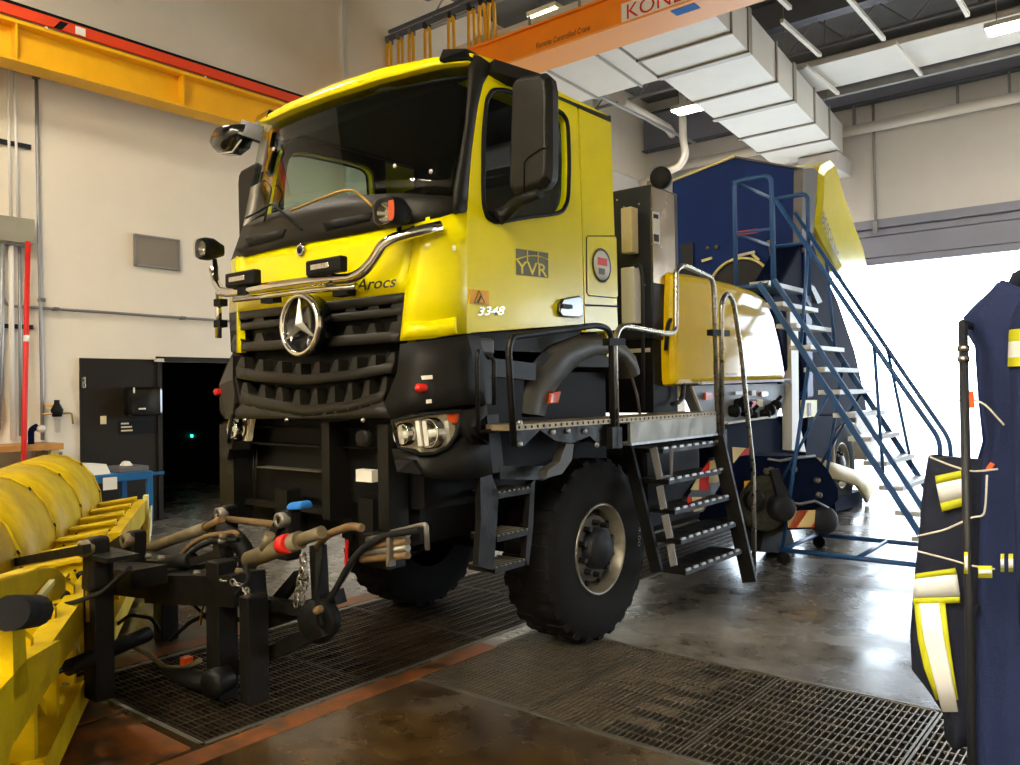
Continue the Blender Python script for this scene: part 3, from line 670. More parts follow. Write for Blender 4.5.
for t in (.12, .35, 1):
    rows.append([V(TCX+(p.x-TCX)*(1-.02*t)+0, p.y+(YB-p.y)*t, p.z+(.10 if t > .1 else .05)*(1-((p.x-TCX)/1.05)**2)) for p in fr])
MB().grid(rows, (0, 0, -.05)).build('roof', 'yellow', TR)
q = onF(347, 78, .0)+V(0, .35, .0); q.z = onF(347, 80, .04).z+.09; rd_ = MB().lathe(q, (0,0,1), [(-.06,.1),(.0,.1),(.03,.08),(.045,.03),(.045,0)], 18).build('roof_dome', 'white', TR)
MB().box(q+V(-.24,-.02,-.06), q+V(-.2,.02,.1)).build('roof_camera', 'black', TR)
MB().grid([[p+V(0, .05, -.10) for p in fr], [V(p.x, 3.6, 3.47) for p in fr]], (0, 0, -.01)).build('headliner', 'dash', TR)
# ---- left door and quarter panel (on the side plane), right side mirrored
dOut = [(467, 333), (467, 250), (467.5, 210), (472, 148), (480, 92), (485, 78), (492, 71.5), (515, 80), (545, 92.5), (577, 107), (579, 150), (582, 240), (584, 324)]
def roundpoly(L, k=3, f=.3):
    out = []
    for i in range(len(L)):
        a, b, c = L[i-1], L[i], L[(i+1) % len(L)]; p = (b[0]+(a[0]-b[0])*f, b[1]+(a[1]-b[1])*f); q = (b[0]+(c[0]-b[0])*f, b[1]+(c[1]-b[1])*f)
        for j in range(k+1):
            t = j/k; out.append(tuple(p[m]*(1-t)**2+2*b[m]*t*(1-t)+q[m]*t*t for m in (0, 1)))
    return out
wOut = [(483, 203), (483, 138), (486.5, 101), (492, 91), (505, 91), (540, 104), (561, 113), (567, 122), (568.5, 160), (567.5, 200), (561, 212.5), (522, 217), (497, 222), (487, 217)]
wOut = roundpoly(wOut)
P = lambda L, x=S: [onx(a, b, x) for a, b in L]
dm = holed(P(dOut), P(wOut), (-.05, 0, 0)); dr_ = dm.build('door', 'yellow', TR); drR = mirror(dm).build('door', 'yellow', TR)
gm = MB().prism(P(wOut, S-.02), (-.005, 0, 0)); gm.build('window', 'side_glass', dr_); mirror(gm).build('window', 'side_glass', drR)
cen = V(0, 0, 0)
for p in P(wOut): cen += p/len(wOut)
sm_ = MB().tube([V(S+.003, cen.y+(p.y-cen.y)*1.012, cen.z+(p.z-cen.z)*1.012) for p in P(wOut)], .014, 6, closed=True); sm_.build('window_seal', 'black', dr_); mirror(sm_).build('window_seal', 'black', drR)
dl_ = holed([p+V(-.055,0,0) for p in P(dOut)], [V(S-.055, cen.y+(p.y-cen.y)*1.03, cen.z+(p.z-cen.z)*1.03) for p in P(wOut)], (-.02,0,0)); dl_.build('door_lining', 'dash', dr_); mirror(dl_).build('door_lining', 'dash', drR)
qOut = [(579, 108), (586, 110.5), (611, 121), (613, 190), (618, 330), (585.5, 332), (583, 240), (580, 150)]
qm = MB().prism(P(qOut), (-.05, 0, 0)); qp = qm.build('quarter_panel', 'yellow', TR); mirror(qm).build('quarter_panel', 'yellow', TR)
hat = P([(586.5, 238), (588, 236), (615, 236), (616.5, 238), (618, 296), (616, 298), (589, 295.5), (587, 293)], S+.004)
MB().prism(hat, (-.02, 0, 0)).build('hatch', 'yellow', qp)
MB().tube(P([(586.5, 238), (588, 236), (615, 236), (616.5, 238), (618, 296), (616, 298), (589, 295.5), (587, 293)], S+.003), .0035, 5, closed=True).build('hatch_seam', 'black', qp)
MB().beam(onx(585, 305, S+.001), onx(618.5, 306.5, S+.001), .006, .012).build('panel_gap', 'black', qp)
q = onx(601.5, 265.5, S+.006); sl_ = MB().lathe(q, (1,0,0), [(0,.105),(.004,.105),(.004,0)], 28).build('seal_sticker', 'paper', qp)
MB().lathe(q, (1,0,0), [(.002,.113),(.0045,.113),(.0045,.098),(.002,.098)], 28).build('seal_ring', 'charcoal', sl_)
MB().box(q+V(.004,-.05,.0), q+V(.007,.06,.05)).build('seal_mark', 'red', sl_); MB().box(q+V(.004,-.04,-.06), q+V(.007,.03,-.02)).build('seal_mark', 'grey_frame', sl_)
# back wall, floor of the cab, rear corner
MB().box((2*TCX-S+.02, YB-.06, 1.85), (S-.02, YB-.01, 3.45)).build('back_wall', 'yellow', TR)
MB().box((2*TCX-S+.02, 3.35, 1.78), (S-.03, YB-.02, 1.86)).build('cab_floor', 'trim_dark', TR)
# roof side rail (dark deflector) and A-pillars
dt = P([(492, 68), (497, 70), (545, 88), (575, 101), (611, 116)], S-.03); db = P([(494, 73), (515, 80), (545, 92.5), (577, 107), (611, 122)], S+.005)
rs = MB()
for i in range(4): rs.hexa([db[i], db[i+1], db[i+1]+V(-.12,0,0), db[i]+V(-.12,0,0), dt[i], dt[i+1], dt[i+1]+V(-.1,0,0), dt[i]+V(-.1,0,0)])
rs.build('roof_rail', 'charcoal', TR); mirror(rs).build('roof_rail', 'charcoal', TR)
pilL = [(470, 53), (469, 62), (465.5, 119), (458, 165), (452, 196), (452, 213)]; pilR = [(493, 65), (484, 76), (476, 110), (471, 150), (467, 190), (466, 211)]
A, B = resample(pilL, 8), resample(pilR, 8); pm = MB().grid([[onF(*a, .02), onF(*a, .02).lerp(onx(*b, S+.005), .5)+V(.02,-.03,0), onx(*b, S+.005)] for a, b in zip(A, B)], (-.02, .05, 0))
pm.build('pillar_trim', 'trim', TR); mirror(pm).build('pillar_trim', 'trim', TR)
tb = MB().beam(onx(489, 69, S+.0), onx(537, 84, S+.12), .12, .07); tb.build('mirror_bracket', 'trim_dark', TR)
# ---- cab interior
it = MB().box((2*TCX-S+.1, 3.12, 2.30), (S-.12, 3.42, 2.62)).build('dashboard', 'dash', TR, bevel=.04)
def seat(x):
    s_ = MB().box((x-.24, 3.75, 2.05), (x+.24, 4.25, 2.25)).build('seat', 'seat_cloth', TR, bevel=.06)
    MB().hexa([V(x-.23,4.2,2.2),V(x+.23,4.2,2.2),V(x+.23,4.34,2.2),V(x-.23,4.34,2.2),V(x-.2,4.3,2.95),V(x+.2,4.3,2.95),V(x+.2,4.42,2.95),V(x-.2,4.42,2.95)]).build('backrest', 'seat_cloth', s_, bevel=.05)
    MB().box((x-.13, 4.3, 2.98), (x+.13, 4.4, 3.17)).build('headrest', 'seat_cloth', s_, bevel=.05)
seat(TCX+.55); seat(TCX-.55)
sw = MB().lathe((TCX+.5, 3.55, 2.62), (0, -.5, .85), [(-.012,.2),(0,.214),(.012,.2),(0,.19),(-.012,.2)], 24).build('steering_wheel', 'black', TR)
MB().cyl((TCX+.5, 3.55, 2.62), (TCX+.5, 3.4, 2.4), .03, 8).build('column', 'black', sw)
MB().box((2*TCX-S+.1, YB-.12, 2.0), (S-.1, YB-.07, 3.45)).build('rear_lining', 'dash', TR)
MB().box((2*TCX-S+.06, 3.5, 3.44), (S-.06, YB-.1, 3.47)).build('headliner', 'dash', TR)
# ---- emblem, badges, lettering
q = onF(301, 325, .10); em = MB().lathe(q, (0,-1,0), [(-.08,.0),(-.08,.17),(.0,.175),(.012,.165),(.015,.15),(.0,.148),(-.02,.14),(-.02,0)], 40).build('emblem', 'black_gloss', TR)
MB().lathe(q, (0,-1,0), [(.0,.176),(.016,.174),(.024,.162),(.018,.148),(.0,.147)], 40).build('emblem_ring', 'chrome', em)
sr = MB()
for k in range(3):
    t = math.pi/2+k*2*math.pi/3; c, s = math.cos(t), math.sin(t); tip = q+V(c*.15, -.012, s*.15)
    for sd in (1, -1):
        t2 = t+sd*math.pi/3; e = q+V(math.cos(t2)*.028, -.008, math.sin(t2)*.028)
        sr.add([q+V(0,-.04,0), tip, e], [(0,1,2)])
        sr.add([q+V(0,-.005,0), tip+V(0,.008,0), e+V(0,.005,0)], [(0,2,1)])
sr.build('emblem_star', 'star', em)
q = onF(301, 250, .012); bd = MB().lathe(q, (0,-1,0), [(0,.036),(.008,.036),(.01,.03),(.01,0)], 20).build('badge', 'silver_badge', TR); MB().lathe(q, (0,-1,0), [(.009,.022),(.012,.022),(.012,0)], 16).build('badge_mark', 'black', bd)
a, b = onF(359, 291, .02), onF(400, 287, .02)
text('model_lettering', 'Arocs', a+V(0,-.02,0), b-a, (0,0,1), .085, 'lettering', TR, width=(b-a).length, shear=.3, bold=.012)
# ---- door markings
def rect(px0, py0, px1, py1, m, par, name, x=S+.003, t=.003):
    a, b = onx(px0, py0, x), onx(px1, py1, x); return MB().box((x, a.y, b.z), (x+t, b.y, a.z)).build(name, m, par)
lg = MB().prism(P([(516, 248.5), (548, 253), (548, 278), (516, 274.5)], S+.002), (.002, 0, 0)).build('logo_plate', 'logo_grey', dr_)
LH = onx(516, 248.5, S).z-onx(516, 274.5, S).z
a, b = onx(516.5, 273.5, S+.005), onx(548, 277.5, S+.005); W_ = (b-a).length; d_ = (b-a).normalized()
text('logo_letters', 'YVR', a+d_*.004+V(0,0,.003), d_, (0,0,1), LH*.72, 'logo_yellow', lg, width=W_-.008, depth=.001, bold=.01)
MB().tube([a+d_*(W_*t)+V(.0,0,LH*(.5+.3*math.sin(math.pi*(.04+.7*t)))) for t in [i/12 for i in range(13)]], .004, 5).build('logo_arc', 'logo_yellow', lg)
for t in (.34, .68): MB().box(a+d_*(W_*t)+V(-.001,-.004,LH*.5), a+d_*(W_*t)+V(.003,.004,LH*.97)).build('logo_bar', 'logo_yellow', lg)
sgn = rect(469, 288.5, 488.5, 305, 'sign_orange', dr_, 'warning_sign')
T3 = P([(479, 290.5), (484.8, 303), (474.2, 302.8)], S+.007); MB().tube(T3, .003, 5, closed=True).build('warning_triangle', 'lettering', sgn)
q = onx(479.5, 299, S+.007); MB().beam(q+V(0,-.015,-.02), q+V(0,.015,.02), .006, .01).build('warning_bolt', 'lettering', sgn)
a, b = onx(476.5, 315.5, S+.004), onx(504, 314.5, S+.004); text('door_number', '3348', a, b-a, (0,0,1), .065, 'silver_badge', dr_, width=(b-a).length, shear=.3, bold=.02)
hh = P([(557, 304), (560, 299), (576, 296), (579, 298), (580, 315), (576, 318), (559, 317), (556, 313)], S+.001)
dh = MB().prism(hh, (.03, 0, 0)).build('door_handle', 'black_gloss', dr_, bevel=.008); rect(561, 304, 570, 309, 'trim', dh, 'grip', S+.03, .02)
# ---- mirrors
ym = 3.42
def ypoly(L, y): return [ony(a, b, y) for a, b in L]
hl = [(516, 84), (519, 79), (523, 76), (546, 72.5), (551, 77), (553, 88), (553, 170), (552, 181), (546, 189), (520, 197), (515, 195), (513, 190), (514.5, 140)]
hp = ypoly(hl, ym); ctr = sum(hp, V(0,0,0))/len(hp)
mm = MB(); n_ = len(hp); fr2 = [ctr+(p-ctr)*.9+V(0,-.05,0) for p in hp]; bk = [ctr+(p-ctr)*.97+V(0,.06,0) for p in hp]
mm.add(fr2+hp+bk, [(i, (i+1)%n_, (i+1)%n_+n_, i+n_) for i in range(n_)]+[(i+n_, (i+1)%n_+n_, (i+1)%n_+2*n_, i+2*n_) for i in range(n_)]+[tuple(range(n_)), tuple(range(2*n_, 3*n_))], False)
mr_ = thing  # (kept simple: the mirror is a part of the truck)
mL = mm.build('mirror_housing', 'trim', TR, bevel=.012)
MB().prism([ctr+(p-ctr)*.88+V(0,.062,0) for p in hp], (0,.004,0)).build('mirror_glass', 'chrome', mL)
lo = ypoly([(524, 194), (524, 163), (528, 157), (540, 149), (549, 147)], ym-.055); MB().tube(lo, .004, 5).build('housing_seam', 'black', mL)
MB().tube([onx(498, 217, S+.02), onx(508, 212, S+.06), ony(520, 200, ym), ony(540, 193, ym)], [.05, .04, .035, .03], 8).build('mirror_arm', 'trim_dark', mL)
mR = mirror(mm).build('mirror_housing', 'trim', TR, bevel=.012)
MB().tube([V(2*TCX-S, 3.4, 2.35), V(2*TCX-S-.14, 3.42, 2.45)], .035, 8).build('mirror_arm', 'trim_dark', mR)
# front kerb-view mirror on its arm at the far roof corner
fmy = 3.0
fa = [(215, 147), (217, 138), (224, 127), (234, 124), (244, 124), (243, 135), (239, 146), (230, 153), (219, 154)]
fm_ = MB(); fp_ = ypoly(fa, fmy); c_ = sum(fp_, V(0,0,0))/len(fp_); k_ = len(fp_)
fm_.add([c_+(p-c_)*.7+V(0,-.07,0) for p in fp_]+fp_+[p+V(0,.08,0) for p in fp_], [(i, (i+1)%k_, (i+1)%k_+k_, i+k_) for i in range(k_)]+[(i+k_, (i+1)%k_+k_, (i+1)%k_+2*k_, i+2*k_) for i in range(k_)]+[tuple(range(k_)), tuple(range(2*k_, 3*k_))], True)
fmo = fm_.build('front_mirror', 'black_gloss', TR); MB().beam(ony(240, 128, fmy), onF(262, 135, .02), .06, .1).build('mirror_arm', 'black_gloss', fmo); MB().tube(ypoly([(218, 154), (232, 152), (241, 140)], fmy-.03), .006, 5).build('mirror_edge', 'white_dirty', fmo)
# ---- bull bar with lamps
off = .13
bp_ = [onF(px, py, off) for px, py in ((213, 268), (216, 283), (221, 292), (230, 292.5), (270, 287), (310, 281.5), (352, 278), (363, 272), (373, 261), (382, 246), (392, 239), (415, 232))]+[onF(440, 226, .06)]
bb = MB().tube(bp_, .029, 12, fillet=.06).build('bull_bar', 'chrome', TR); MB().tube([p+V(0,.03,-.042) for p in bp_[3:7]], .018, 10, fillet=.05).build('lower_tube', 'chrome', bb)
for px, py in ((262, 289), (335, 281)): q = onF(px, py, off); MB().box(q+V(-.06,.03,-.075), q+V(.06,.09,-.045)).build('bar_bracket', 'black', bb)
MB().cyl(onF(218.5, 286, .1), onF(218.5, 338, .1), .022, 10).build('side_tube', 'chrome', bb)
for py in (303, 324): q = onF(219, py, .1); MB().box(q+V(-.02,-.03,-.025), q+V(.06,.03,.025)).build('tube_clamp', 'black', bb)
for (x0, y0, x1, y1) in ((227.5, 284.5, 260, 272), (308, 273, 347, 258.5)):
    y = onF((x0+x1)/2, (y0+y1)/2, off+.02).y; a, b = ony(x0, y0, y), ony(x1, y1, y); zm, hh_ = (a.z+b.z)/2, .042
    b = a.lerp(b, .9); l_ = MB().box((a.x, y-.02, zm-hh_), (b.x, y+.035, zm+hh_)).build('work_lamp', 'black', bb, bevel=.012)
    MB().box((a.x+.05, y-.024, zm-hh_*.35), (b.x-.09, y-.019, zm+hh_*.35)).build('lamp_lens', 'chrome_facet', l_, bevel=.004)
    MB().box(((a.x+b.x)/2-.05, y, zm-hh_-.05), ((a.x+b.x)/2+.05, y+.05, zm-hh_)).build('lamp_foot', 'black', l_)
for px, py, hw, hh_, yo in ((387, 211.5, .075, .068, .16), (203, 248.5, .062, .062, .13)):
    y = onF(px, py, yo).y if px > 300 else onF(222, 260, .13).y; q = ony(px, py, y); m_ = MB(); prof = []
    ring = lambda k, yy: [q+V(math.copysign(abs(math.cos(t))**.6, math.cos(t))*hw*k, yy, math.copysign(abs(math.sin(t))**.6, math.sin(t))*hh_*k) for t in [2*math.pi*i/24 for i in range(24)]]
    rr = [ring(1.0, -.02), ring(1.12, 0), ring(1.12, .05), ring(.6, .13)]; vs_ = [p for r_ in rr for p in r_]
    m_.add(vs_, [(i*24+k, i*24+(k+1)%24, (i+1)*24+(k+1)%24, (i+1)*24+k) for i in range(3) for k in range(24)]+[tuple(72+k for k in range(24))], True)
    hlm = m_.build('plow_lamp', 'black', bb); inn = MB().lathe(q+V(-hw*.25 if px > 300 else 0,.02,0), (0,-1,0), [(-.03,.01),(-.01,hh_*.5),(.025,hh_*.75)], 20).build('reflector', 'chrome', hlm)
    MB().add([p+V(0,.05,0) for p in ring(1.0,-.02)], [tuple(range(24))]).build('reflector_back', 'chrome_facet', hlm)
    if px > 300: MB().box(q+V(hw*.25,-.012,-hh_*.75), q+V(hw*.85,.0,hh_*.75)).build('indicator', 'orange_lens', hlm, bevel=.01)
    MB().prism([p+V(0,-.012,0) for p in ring(1.02,-.02)], (0,.004,0)).build('lens', 'lens_clear', hlm)
    MB().tube([q+V(0,.08,-hh_), q+V(.01,.08,-hh_-.05), (bp_[-2] if px > 300 else bp_[1])+V(0,.0,.02)], .016, 6).build('lamp_stalk', 'black', hlm)
# wipers
for pts in (((302, 230), (272, 203), (262, 210), (246, 218)), ((372, 206), (355, 190), (340, 191), (290, 211))):
    MB().tube([onF(px, py, .05) for px, py in pts], .007, 6, fillet=.05).build('wiper', 'black' if pts[0][0] < 310 else 'brass', TR)  # brass colour on the second wiper paints in a warm reflection
MB().tube([onF(px, py, .03) for px, py in ((264, 222), (272, 188), (266, 180), (262, 182))], .006, 6, fillet=.04).build('grab_bar', 'trim', TR)
# ---- grille
def lerp2(a, b, t): return (a[0]+(b[0]-a[0])*t, a[1]+(b[1]-a[1])*t)
gr = stripF([(229, 313), (265, 308.5), (310, 303.5), (362, 297.5), (405, 292.5)], [(231, 352), (300, 347), (399, 343)], -.07, 15, 2, .03).build('grille', 'black', TR)
def gline(t): return [lerp2(a, b, t) for a, b in zip([(230, 313), (265, 308.5), (310, 303.5), (362, 297.5), (404, 292.5)], [(232, 351.5), (267, 350), (310, 347.5), (360, 344.5), (398.5, 341.5)])]
def teeth(par, tl, bl, n, skip=None, off=.0):
    A, B = resample(tl, 2*n+2), resample(bl, 2*n+2)
    for i in range(n+1):
        a0, a1, b0, b1 = A[2*i], A[min(2*i+1, 2*n+1)], B[2*i], B[min(2*i+1, 2*n+1)]
        if skip and skip[0] < a0[0] < skip[1]: continue
        w0 = lerp2(a0, a1, .25); w1 = lerp2(a0, a1, .65); u0 = lerp2(b0, b1, -.1); u1 = lerp2(b0, b1, 1.0)
        f = [onF(*w0, off), onF(*w1, off), onF(*u1, off), onF(*u0, off)]; MB().prism(f, (0, .07, 0)).build('grille_tooth', 'trim', par)
for k, (t0, t1, tt) in enumerate(((0, .20, None), (.29, .46, (.06, .33)), (.78, 1.0, (.58, .84)))):
    bar = stripF(gline(t0), gline(t1), .005, 17, 2, .07).build('grille_bar', 'trim', gr)
    if tt: teeth(bar, gline(tt[0]), gline(tt[1]), 7, (276, 326), -.005)
MB().prism([onF(*p, .0) for p in ((400, 293), (405, 292.5), (399.5, 342), (395, 342))], (0,.06,0)).build('grille_edge', 'trim', gr)
# ---- bumper
bc = stripF([(232, 351), (300, 346.5), (400, 342)], [(244, 414), (303, 418), (384, 416)], -.08, 15, 3, .05).build('bumper_core', 'black', TR)
b3t, b3b = [(236, 366), (250, 370), (303, 375), (350, 370), (394, 362)], [(236, 378), (250, 381), (302, 385), (350, 380), (391, 373)]
b4t, b4b = [(241, 391), (255, 396), (305, 406), (350, 401), (386, 390)], [(240, 404), (255, 408), (304, 417), (350, 412), (382, 402)]
for tl, bl, tt in ((b3t, b3b, [(238, 357), (303, 364), (398, 352)]), (b4t, b4b, [(241, 382), (305, 391), (390, 377)])):
    bar = stripF(tl, bl, .03, 17, 2, .09).build('bumper_bar', 'trim', bc); teeth(bar, tt, [lerp2(p, (p[0], p[1]+3), 1) for p in tl], 8, None, .02)
stripF([(242, 404), (304, 416.5), (383, 401)], [(224, 419), (303, 419), (390, 418)], .03, 13, 2, .2).build('bumper_chin', 'trim', TR)
ch = [(232, 354), (236, 378), (242, 404), (226, 419), (220, 412), (219, 385), (226, 366)]
def fpoly(L, o): return [onF(a, b, o) for a, b in L]
MB().prism(fpoly(ch, .03), (0, .12, 0)).build('bumper_side', 'trim', TR)
bcor = MB()
rows = []
for L in (((400, 344), (425, 341), (445, 338), (467, 335)), ((397, 372), (430, 366), (452, 363), (474, 360)), ((385, 402), (425, 392), (455, 387), (481, 385)), ((391, 420), (425, 410), (462, 405), (486, 404))):
    rows.append([onF(*p, .035) if i < 3 else onx(*p, S+.03)+V(0,0,0) for i, p in enumerate(L)])
bcor.grid(rows, (-.02, .12, 0))
bcr = bcor.build('bumper_corner', 'trim_dark', TR); bcl = mirror(bcor).build('bumper_corner', 'trim_dark', TR)
low = MB(); rows = []
for L in (((392, 449), (420, 456), (450, 448), (470, 430), (487, 415)), ((394, 460), (425, 468), (455, 462), (475, 452), (490, 445)), ((404, 472), (432, 479), (458, 480), (478, 478), (493, 473))):
    rows.append([onF(*p, .03) if i < 3 else onx(*p, S+.03) for i, p in enumerate(L)])
low.grid(rows, (-.02, .12, 0)); low.build('bumper_lower', 'trim_dark', TR); mirror(low).build('bumper_lower', 'trim_dark', TR)
side = MB().grid([[onx(*p, S+.03) for p in L] for L in (((461, 411), (478, 408), (487, 404)), ((458, 428), (472, 428), (488, 425)), ((470, 445), (480, 445), (490, 445)))], (-.1, .05, 0)); side.build('lamp_surround', 'trim_dark', TR); mirror(side).build('lamp_surround', 'trim_dark', TR)
fo = MB().prism(fpoly([(394, 459), (412, 460), (420, 474), (397, 472)], .045), (0, .03, 0)); fo.build('fog_recess', 'black', TR); mirror(fo).build('fog_recess', 'black', TR)
# headlights
hlp = [(392, 421), (426, 414), (461, 410.5), (458.5, 426), (455, 436.5), (448, 447), (435, 453.5), (420.5, 454.7), (415, 451), (399, 448)]
def headlight(mir):
    F_ = (lambda m: mirror(m)) if mir else (lambda m: m)
    h = F_(MB().prism(fpoly(hlp, -.06), (-.01, .03, 0))).build('headlight', 'lamp_silver', TR)
    F_(MB().tube(fpoly(hlp, .04), .012, 6, closed=True)).build('headlight_rim', 'black', h)
    for px, py, r in ((408, 434, .055), (434, 433, .075)):
        q = onF(px, py, -.03); F_(MB().lathe(q, (0,-1,0), [(-.01,.012),(.0,.02),(.0,r*.55),(.04,r*.9),(.055,r),(.05,r*1.08),(.0,r*1.1)], 24)).build('reflector', 'chrome', h)
        F_(MB().lathe(q, (0,-1,0), [(.0,.0),(.045,.0),(.04,.018),(.0,.02)], 12)).build('bulb', 'white', h)
    for px in (399, 418, 424, 446): a, b = onF(px, 421, -.0), onF(px+3, 446, -.0); F_(MB().beam(a, b, .03 if px == 418 else .014, .02)).build('trim_fin', 'white', h)  # white fins paint the headlight's bright area as colour
    F_(MB().prism(fpoly([(446, 413), (460, 411), (457.5, 424), (448, 421)], .0), (0, .02, 0))).build('indicator', 'orange_lens', h)
    F_(MB().prism(fpoly(hlp, .03), (0, .003, 0))).build('lens', 'lens_clear', h)
headlight(False); headlight(True)
for px, py, m in ((420.5, 388, 'red_lens'), (218, 392, 'red_lens')): q = onF(px, py, .06); MB().lathe(q, (0,-1,0), [(-.03,.022),(.02,.024),(.03,.012),(.03,0)], 12).build('tow_lamp', m, TR)
for px, py, s in ((422, 378, .045), (424, 402, .025)): q = onF(px, py, .045); MB().beam(q+V(-s,.0,0), q+V(s,.03,0.004), .004, .02).build('bumper_label', 'white_dirty', TR)
for px in (245, 287, 363): q = onF(px, 420, .04); MB().lathe(q, (0,-1,0), [(0,.014),(.01,.01),(.012,0)], 8).build('bolt', 'steel', TR)
# ---- front plow mount plate below the bumper
fy = 2.95
pmo = None
for px0, px1, y0, y1 in ((222, 237, 424, 520), (324, 333, 422, 520), (380, 392, 424, 530)):
    a, b = ony(px0, y0, fy), ony(px1, y1, fy); pmo = MB().box((a.x, fy-.02, b.z), (b.x, fy+.12, a.z)).build('mount_plate', 'black_steel', TR)
for px0, y0, px1, y1, m in ((252, 442, 326, 447, 'black_steel'), (262, 466, 326, 472, 'steel_dull'), (330, 446, 378, 449, 'black_steel'), (236, 426, 380, 430, 'black_steel'), (245, 503, 330, 508, 'black_steel')):
    a, b = ony(px0, y0, fy+.1), ony(px1, y1, fy+.1); MB().box((a.x, fy+.06, b.z), (b.x, fy+.14, a.z)).build('mount_beam', m, pmo)
a, b = ony(222, 422, fy+.2), ony(395, 540, fy+.2); MB().box((a.x, fy+.2, b.z), (b.x+.2, fy+.24, a.z)).build('radiator_guard', 'black', TR)
for px in (254, 257): a, b = ony(px, 450, fy+.12), ony(px-2, 500, fy+.12); MB().cyl(a, b, .006, 6).build('mount_rod', 'black_steel', pmo)
q = ony(366, 476, fy); MB().box(q+V(-.06,-.02,-.03), q+V(.07,.03,.035)).build('mount_tag', 'paper', pmo)
q = ony(366, 438, fy); MB().lathe(q, (0,-1,0), [(0,.05),(.03,.05),(.035,.03),(.035,0)], 14).build('coupling', 'black_steel', pmo)
# ---- chassis and axles
MB().box((TCX-.45, 3.0, .75), (TCX-.33, 6.6, 1.05)).build('chassis_rail', 'black_steel', TR); MB().box((TCX+.33, 3.0, .75), (TCX+.45, 6.6, 1.05)).build('chassis_rail', 'black_steel', TR)
MB().box((TCX-.6, 3.1, 1.0), (TCX+.75, 4.9, 1.75)).build('engine_block', 'black', TR)
# ---- wheels
def wheel(cx, cy, r, wd, outer, par, name='wheel', rimm='rim'):
    s = outer   # +1 outer face towards +x
    tr_ = MB(); pr_ = [(-wd/2, r*.50), (-wd/2-.012, r*.62), (-wd/2-.016, r*.78), (-wd/2+.004, r*.94), (-wd/2+.03, r*.975), (wd/2-.03, r*.975), (wd/2-.004, r*.94), (wd/2+.016, r*.78), (wd/2+.012, r*.62), (wd/2, r*.50)]
    tr_.lathe((cx, cy, r), (1,0,0), pr_, 48); w_ = tr_.build(name, 'rubber', par)
    lug = proto(MB().hexa([V(.0,-.034,-.05),V(.15,-.034,-.05),V(.15,.034,-.05),V(0,.034,-.05),V(.018,-.03,.0),V(.14,-.03,0),V(.14,.03,0),V(.018,.03,0)]), 'tread_lug', 'rubber')
    n = 26
    for i in range(n):
        for sd in (1, -1):
            t = 2*math.pi*(i+(.5 if sd < 0 else 0))/n
            o = piece(lug, (cx+sd*(wd/2+.002), cy+math.sin(t)*r*.992, r+math.cos(t)*r*.992), w_)
            o.rotation_euler = Matrix(((-sd,0,0),(0,1,0),(0,0,1))).to_3x3().to_euler() if False else (-t, 0, 0)
            o.scale = (-sd, 1, 1)
    rm_ = MB().lathe((cx+s*(wd/2-.01), cy, r), (s,0,0), [(-.2,.2),(-.12,r*.40),(-.02,r*.46),(.012,r*.50),(.02,r*.485),(.012,r*.465),(-.03,r*.455),(-.035,r*.435),(-.09,r*.425),(-.14,r*.41)], 40).build('rim', 'rim_grey', w_)
    dsc = MB().lathe((cx+s*(wd/2-.01), cy, r), (s,0,0), [(-.14,r*.42),(-.09,r*.385),(-.055,r*.36),(-.045,r*.33),(-.05,r*.2),(-.05,0)], 40).build('rim_disc', 'grey_frame', w_)
    sl0 = proto(MB().lathe((0,0,0), (s,0,0), [(0,.028),(.004,.028),(.004,0)], 10), 'disc_slot', 'black')
    for i in range(10):
        t = 2*math.pi*(i+.5)/10; piece(sl0, (cx+s*(wd/2-.068), cy+math.sin(t)*r*.372, r+math.cos(t)*r*.372), w_)
    MB().lathe((cx+s*(wd/2-.06), cy, r), (s,0,0), [(0,r*.225),(.06,r*.22),(.075,r*.2),(.08,r*.12),(.088,r*.1),(.09,0)], 28).build('hub', 'charcoal', w_)
    nut = proto(MB().cyl((-.0,0,0), (s*.055,0,0), .021, 6, .017), 'wheel_nut', 'trim')
    for i in range(10):
        t = 2*math.pi*i/10; piece(nut, (cx+s*(wd/2-.062), cy+math.sin(t)*r*.285, r+math.cos(t)*r*.285), w_)
    return w_
RT = .595; wq = onz(600, 642, 0)
WY = onx(601, 551, -2.93).y; WD = .36
wL = wheel(SX+.01-WD/2, WY, RT, WD, 1, TR); wR = wheel(2*TCX-SX-.01+WD/2, WY, RT, WD, -1, TR)
text('tire_lettering', '14.00', V(SX+.028, WY+.46, .72), (0, -.15, -1), (0, 1, -.15), .05, 'rubber_light', wL, width=.16, depth=.0)
MB().cyl((2*TCX-SX-.1, WY, RT), (SX+.1-.2, WY, RT), .11, 12).build('axle', 'black_steel', TR)
# ---- fender and arch liner
fo_ = [(520, 413), (521, 405), (524, 392), (534, 367), (550, 347), (577, 335), (603, 333), (622, 341), (636, 357), (640, 371)]
fi_ = [(545, 416), (547, 407), (551, 397), (562, 381), (581, 362), (597, 355), (615, 353), (626, 361), (633, 371), (635, 377)]
fx = S-.04
A, B = [onx(*p, fx) for p in fo_], [onx(*p, fx+.02) for p in fi_]
fd = MB().grid([[a+V(-.45,0,0) for a in A], [a+V(-.03,0,0) for a in A], A, [a.lerp(b, .5)+V(.02,0,0) for a, b in zip(A, B)], B, [b+V(-.04,0,-.01) for b in B], [b+V(-.45,0,0) for b in B]]); fdo = fd.build('fender', 'fender', TR); mirror(fd).build('fender', 'fender', TR)
MB().prism(P([(548.5, 393), (558, 391), (555.5, 403), (546.5, 404)], fx+.02), (.025, 0, 0)).build('side_marker', 'orange_lens', fdo, bevel=.006)
MB().box((S-.5, 3.6, 1.35), (S-.46, 5.0, 1.95)).build('arch_liner', 'black', TR)
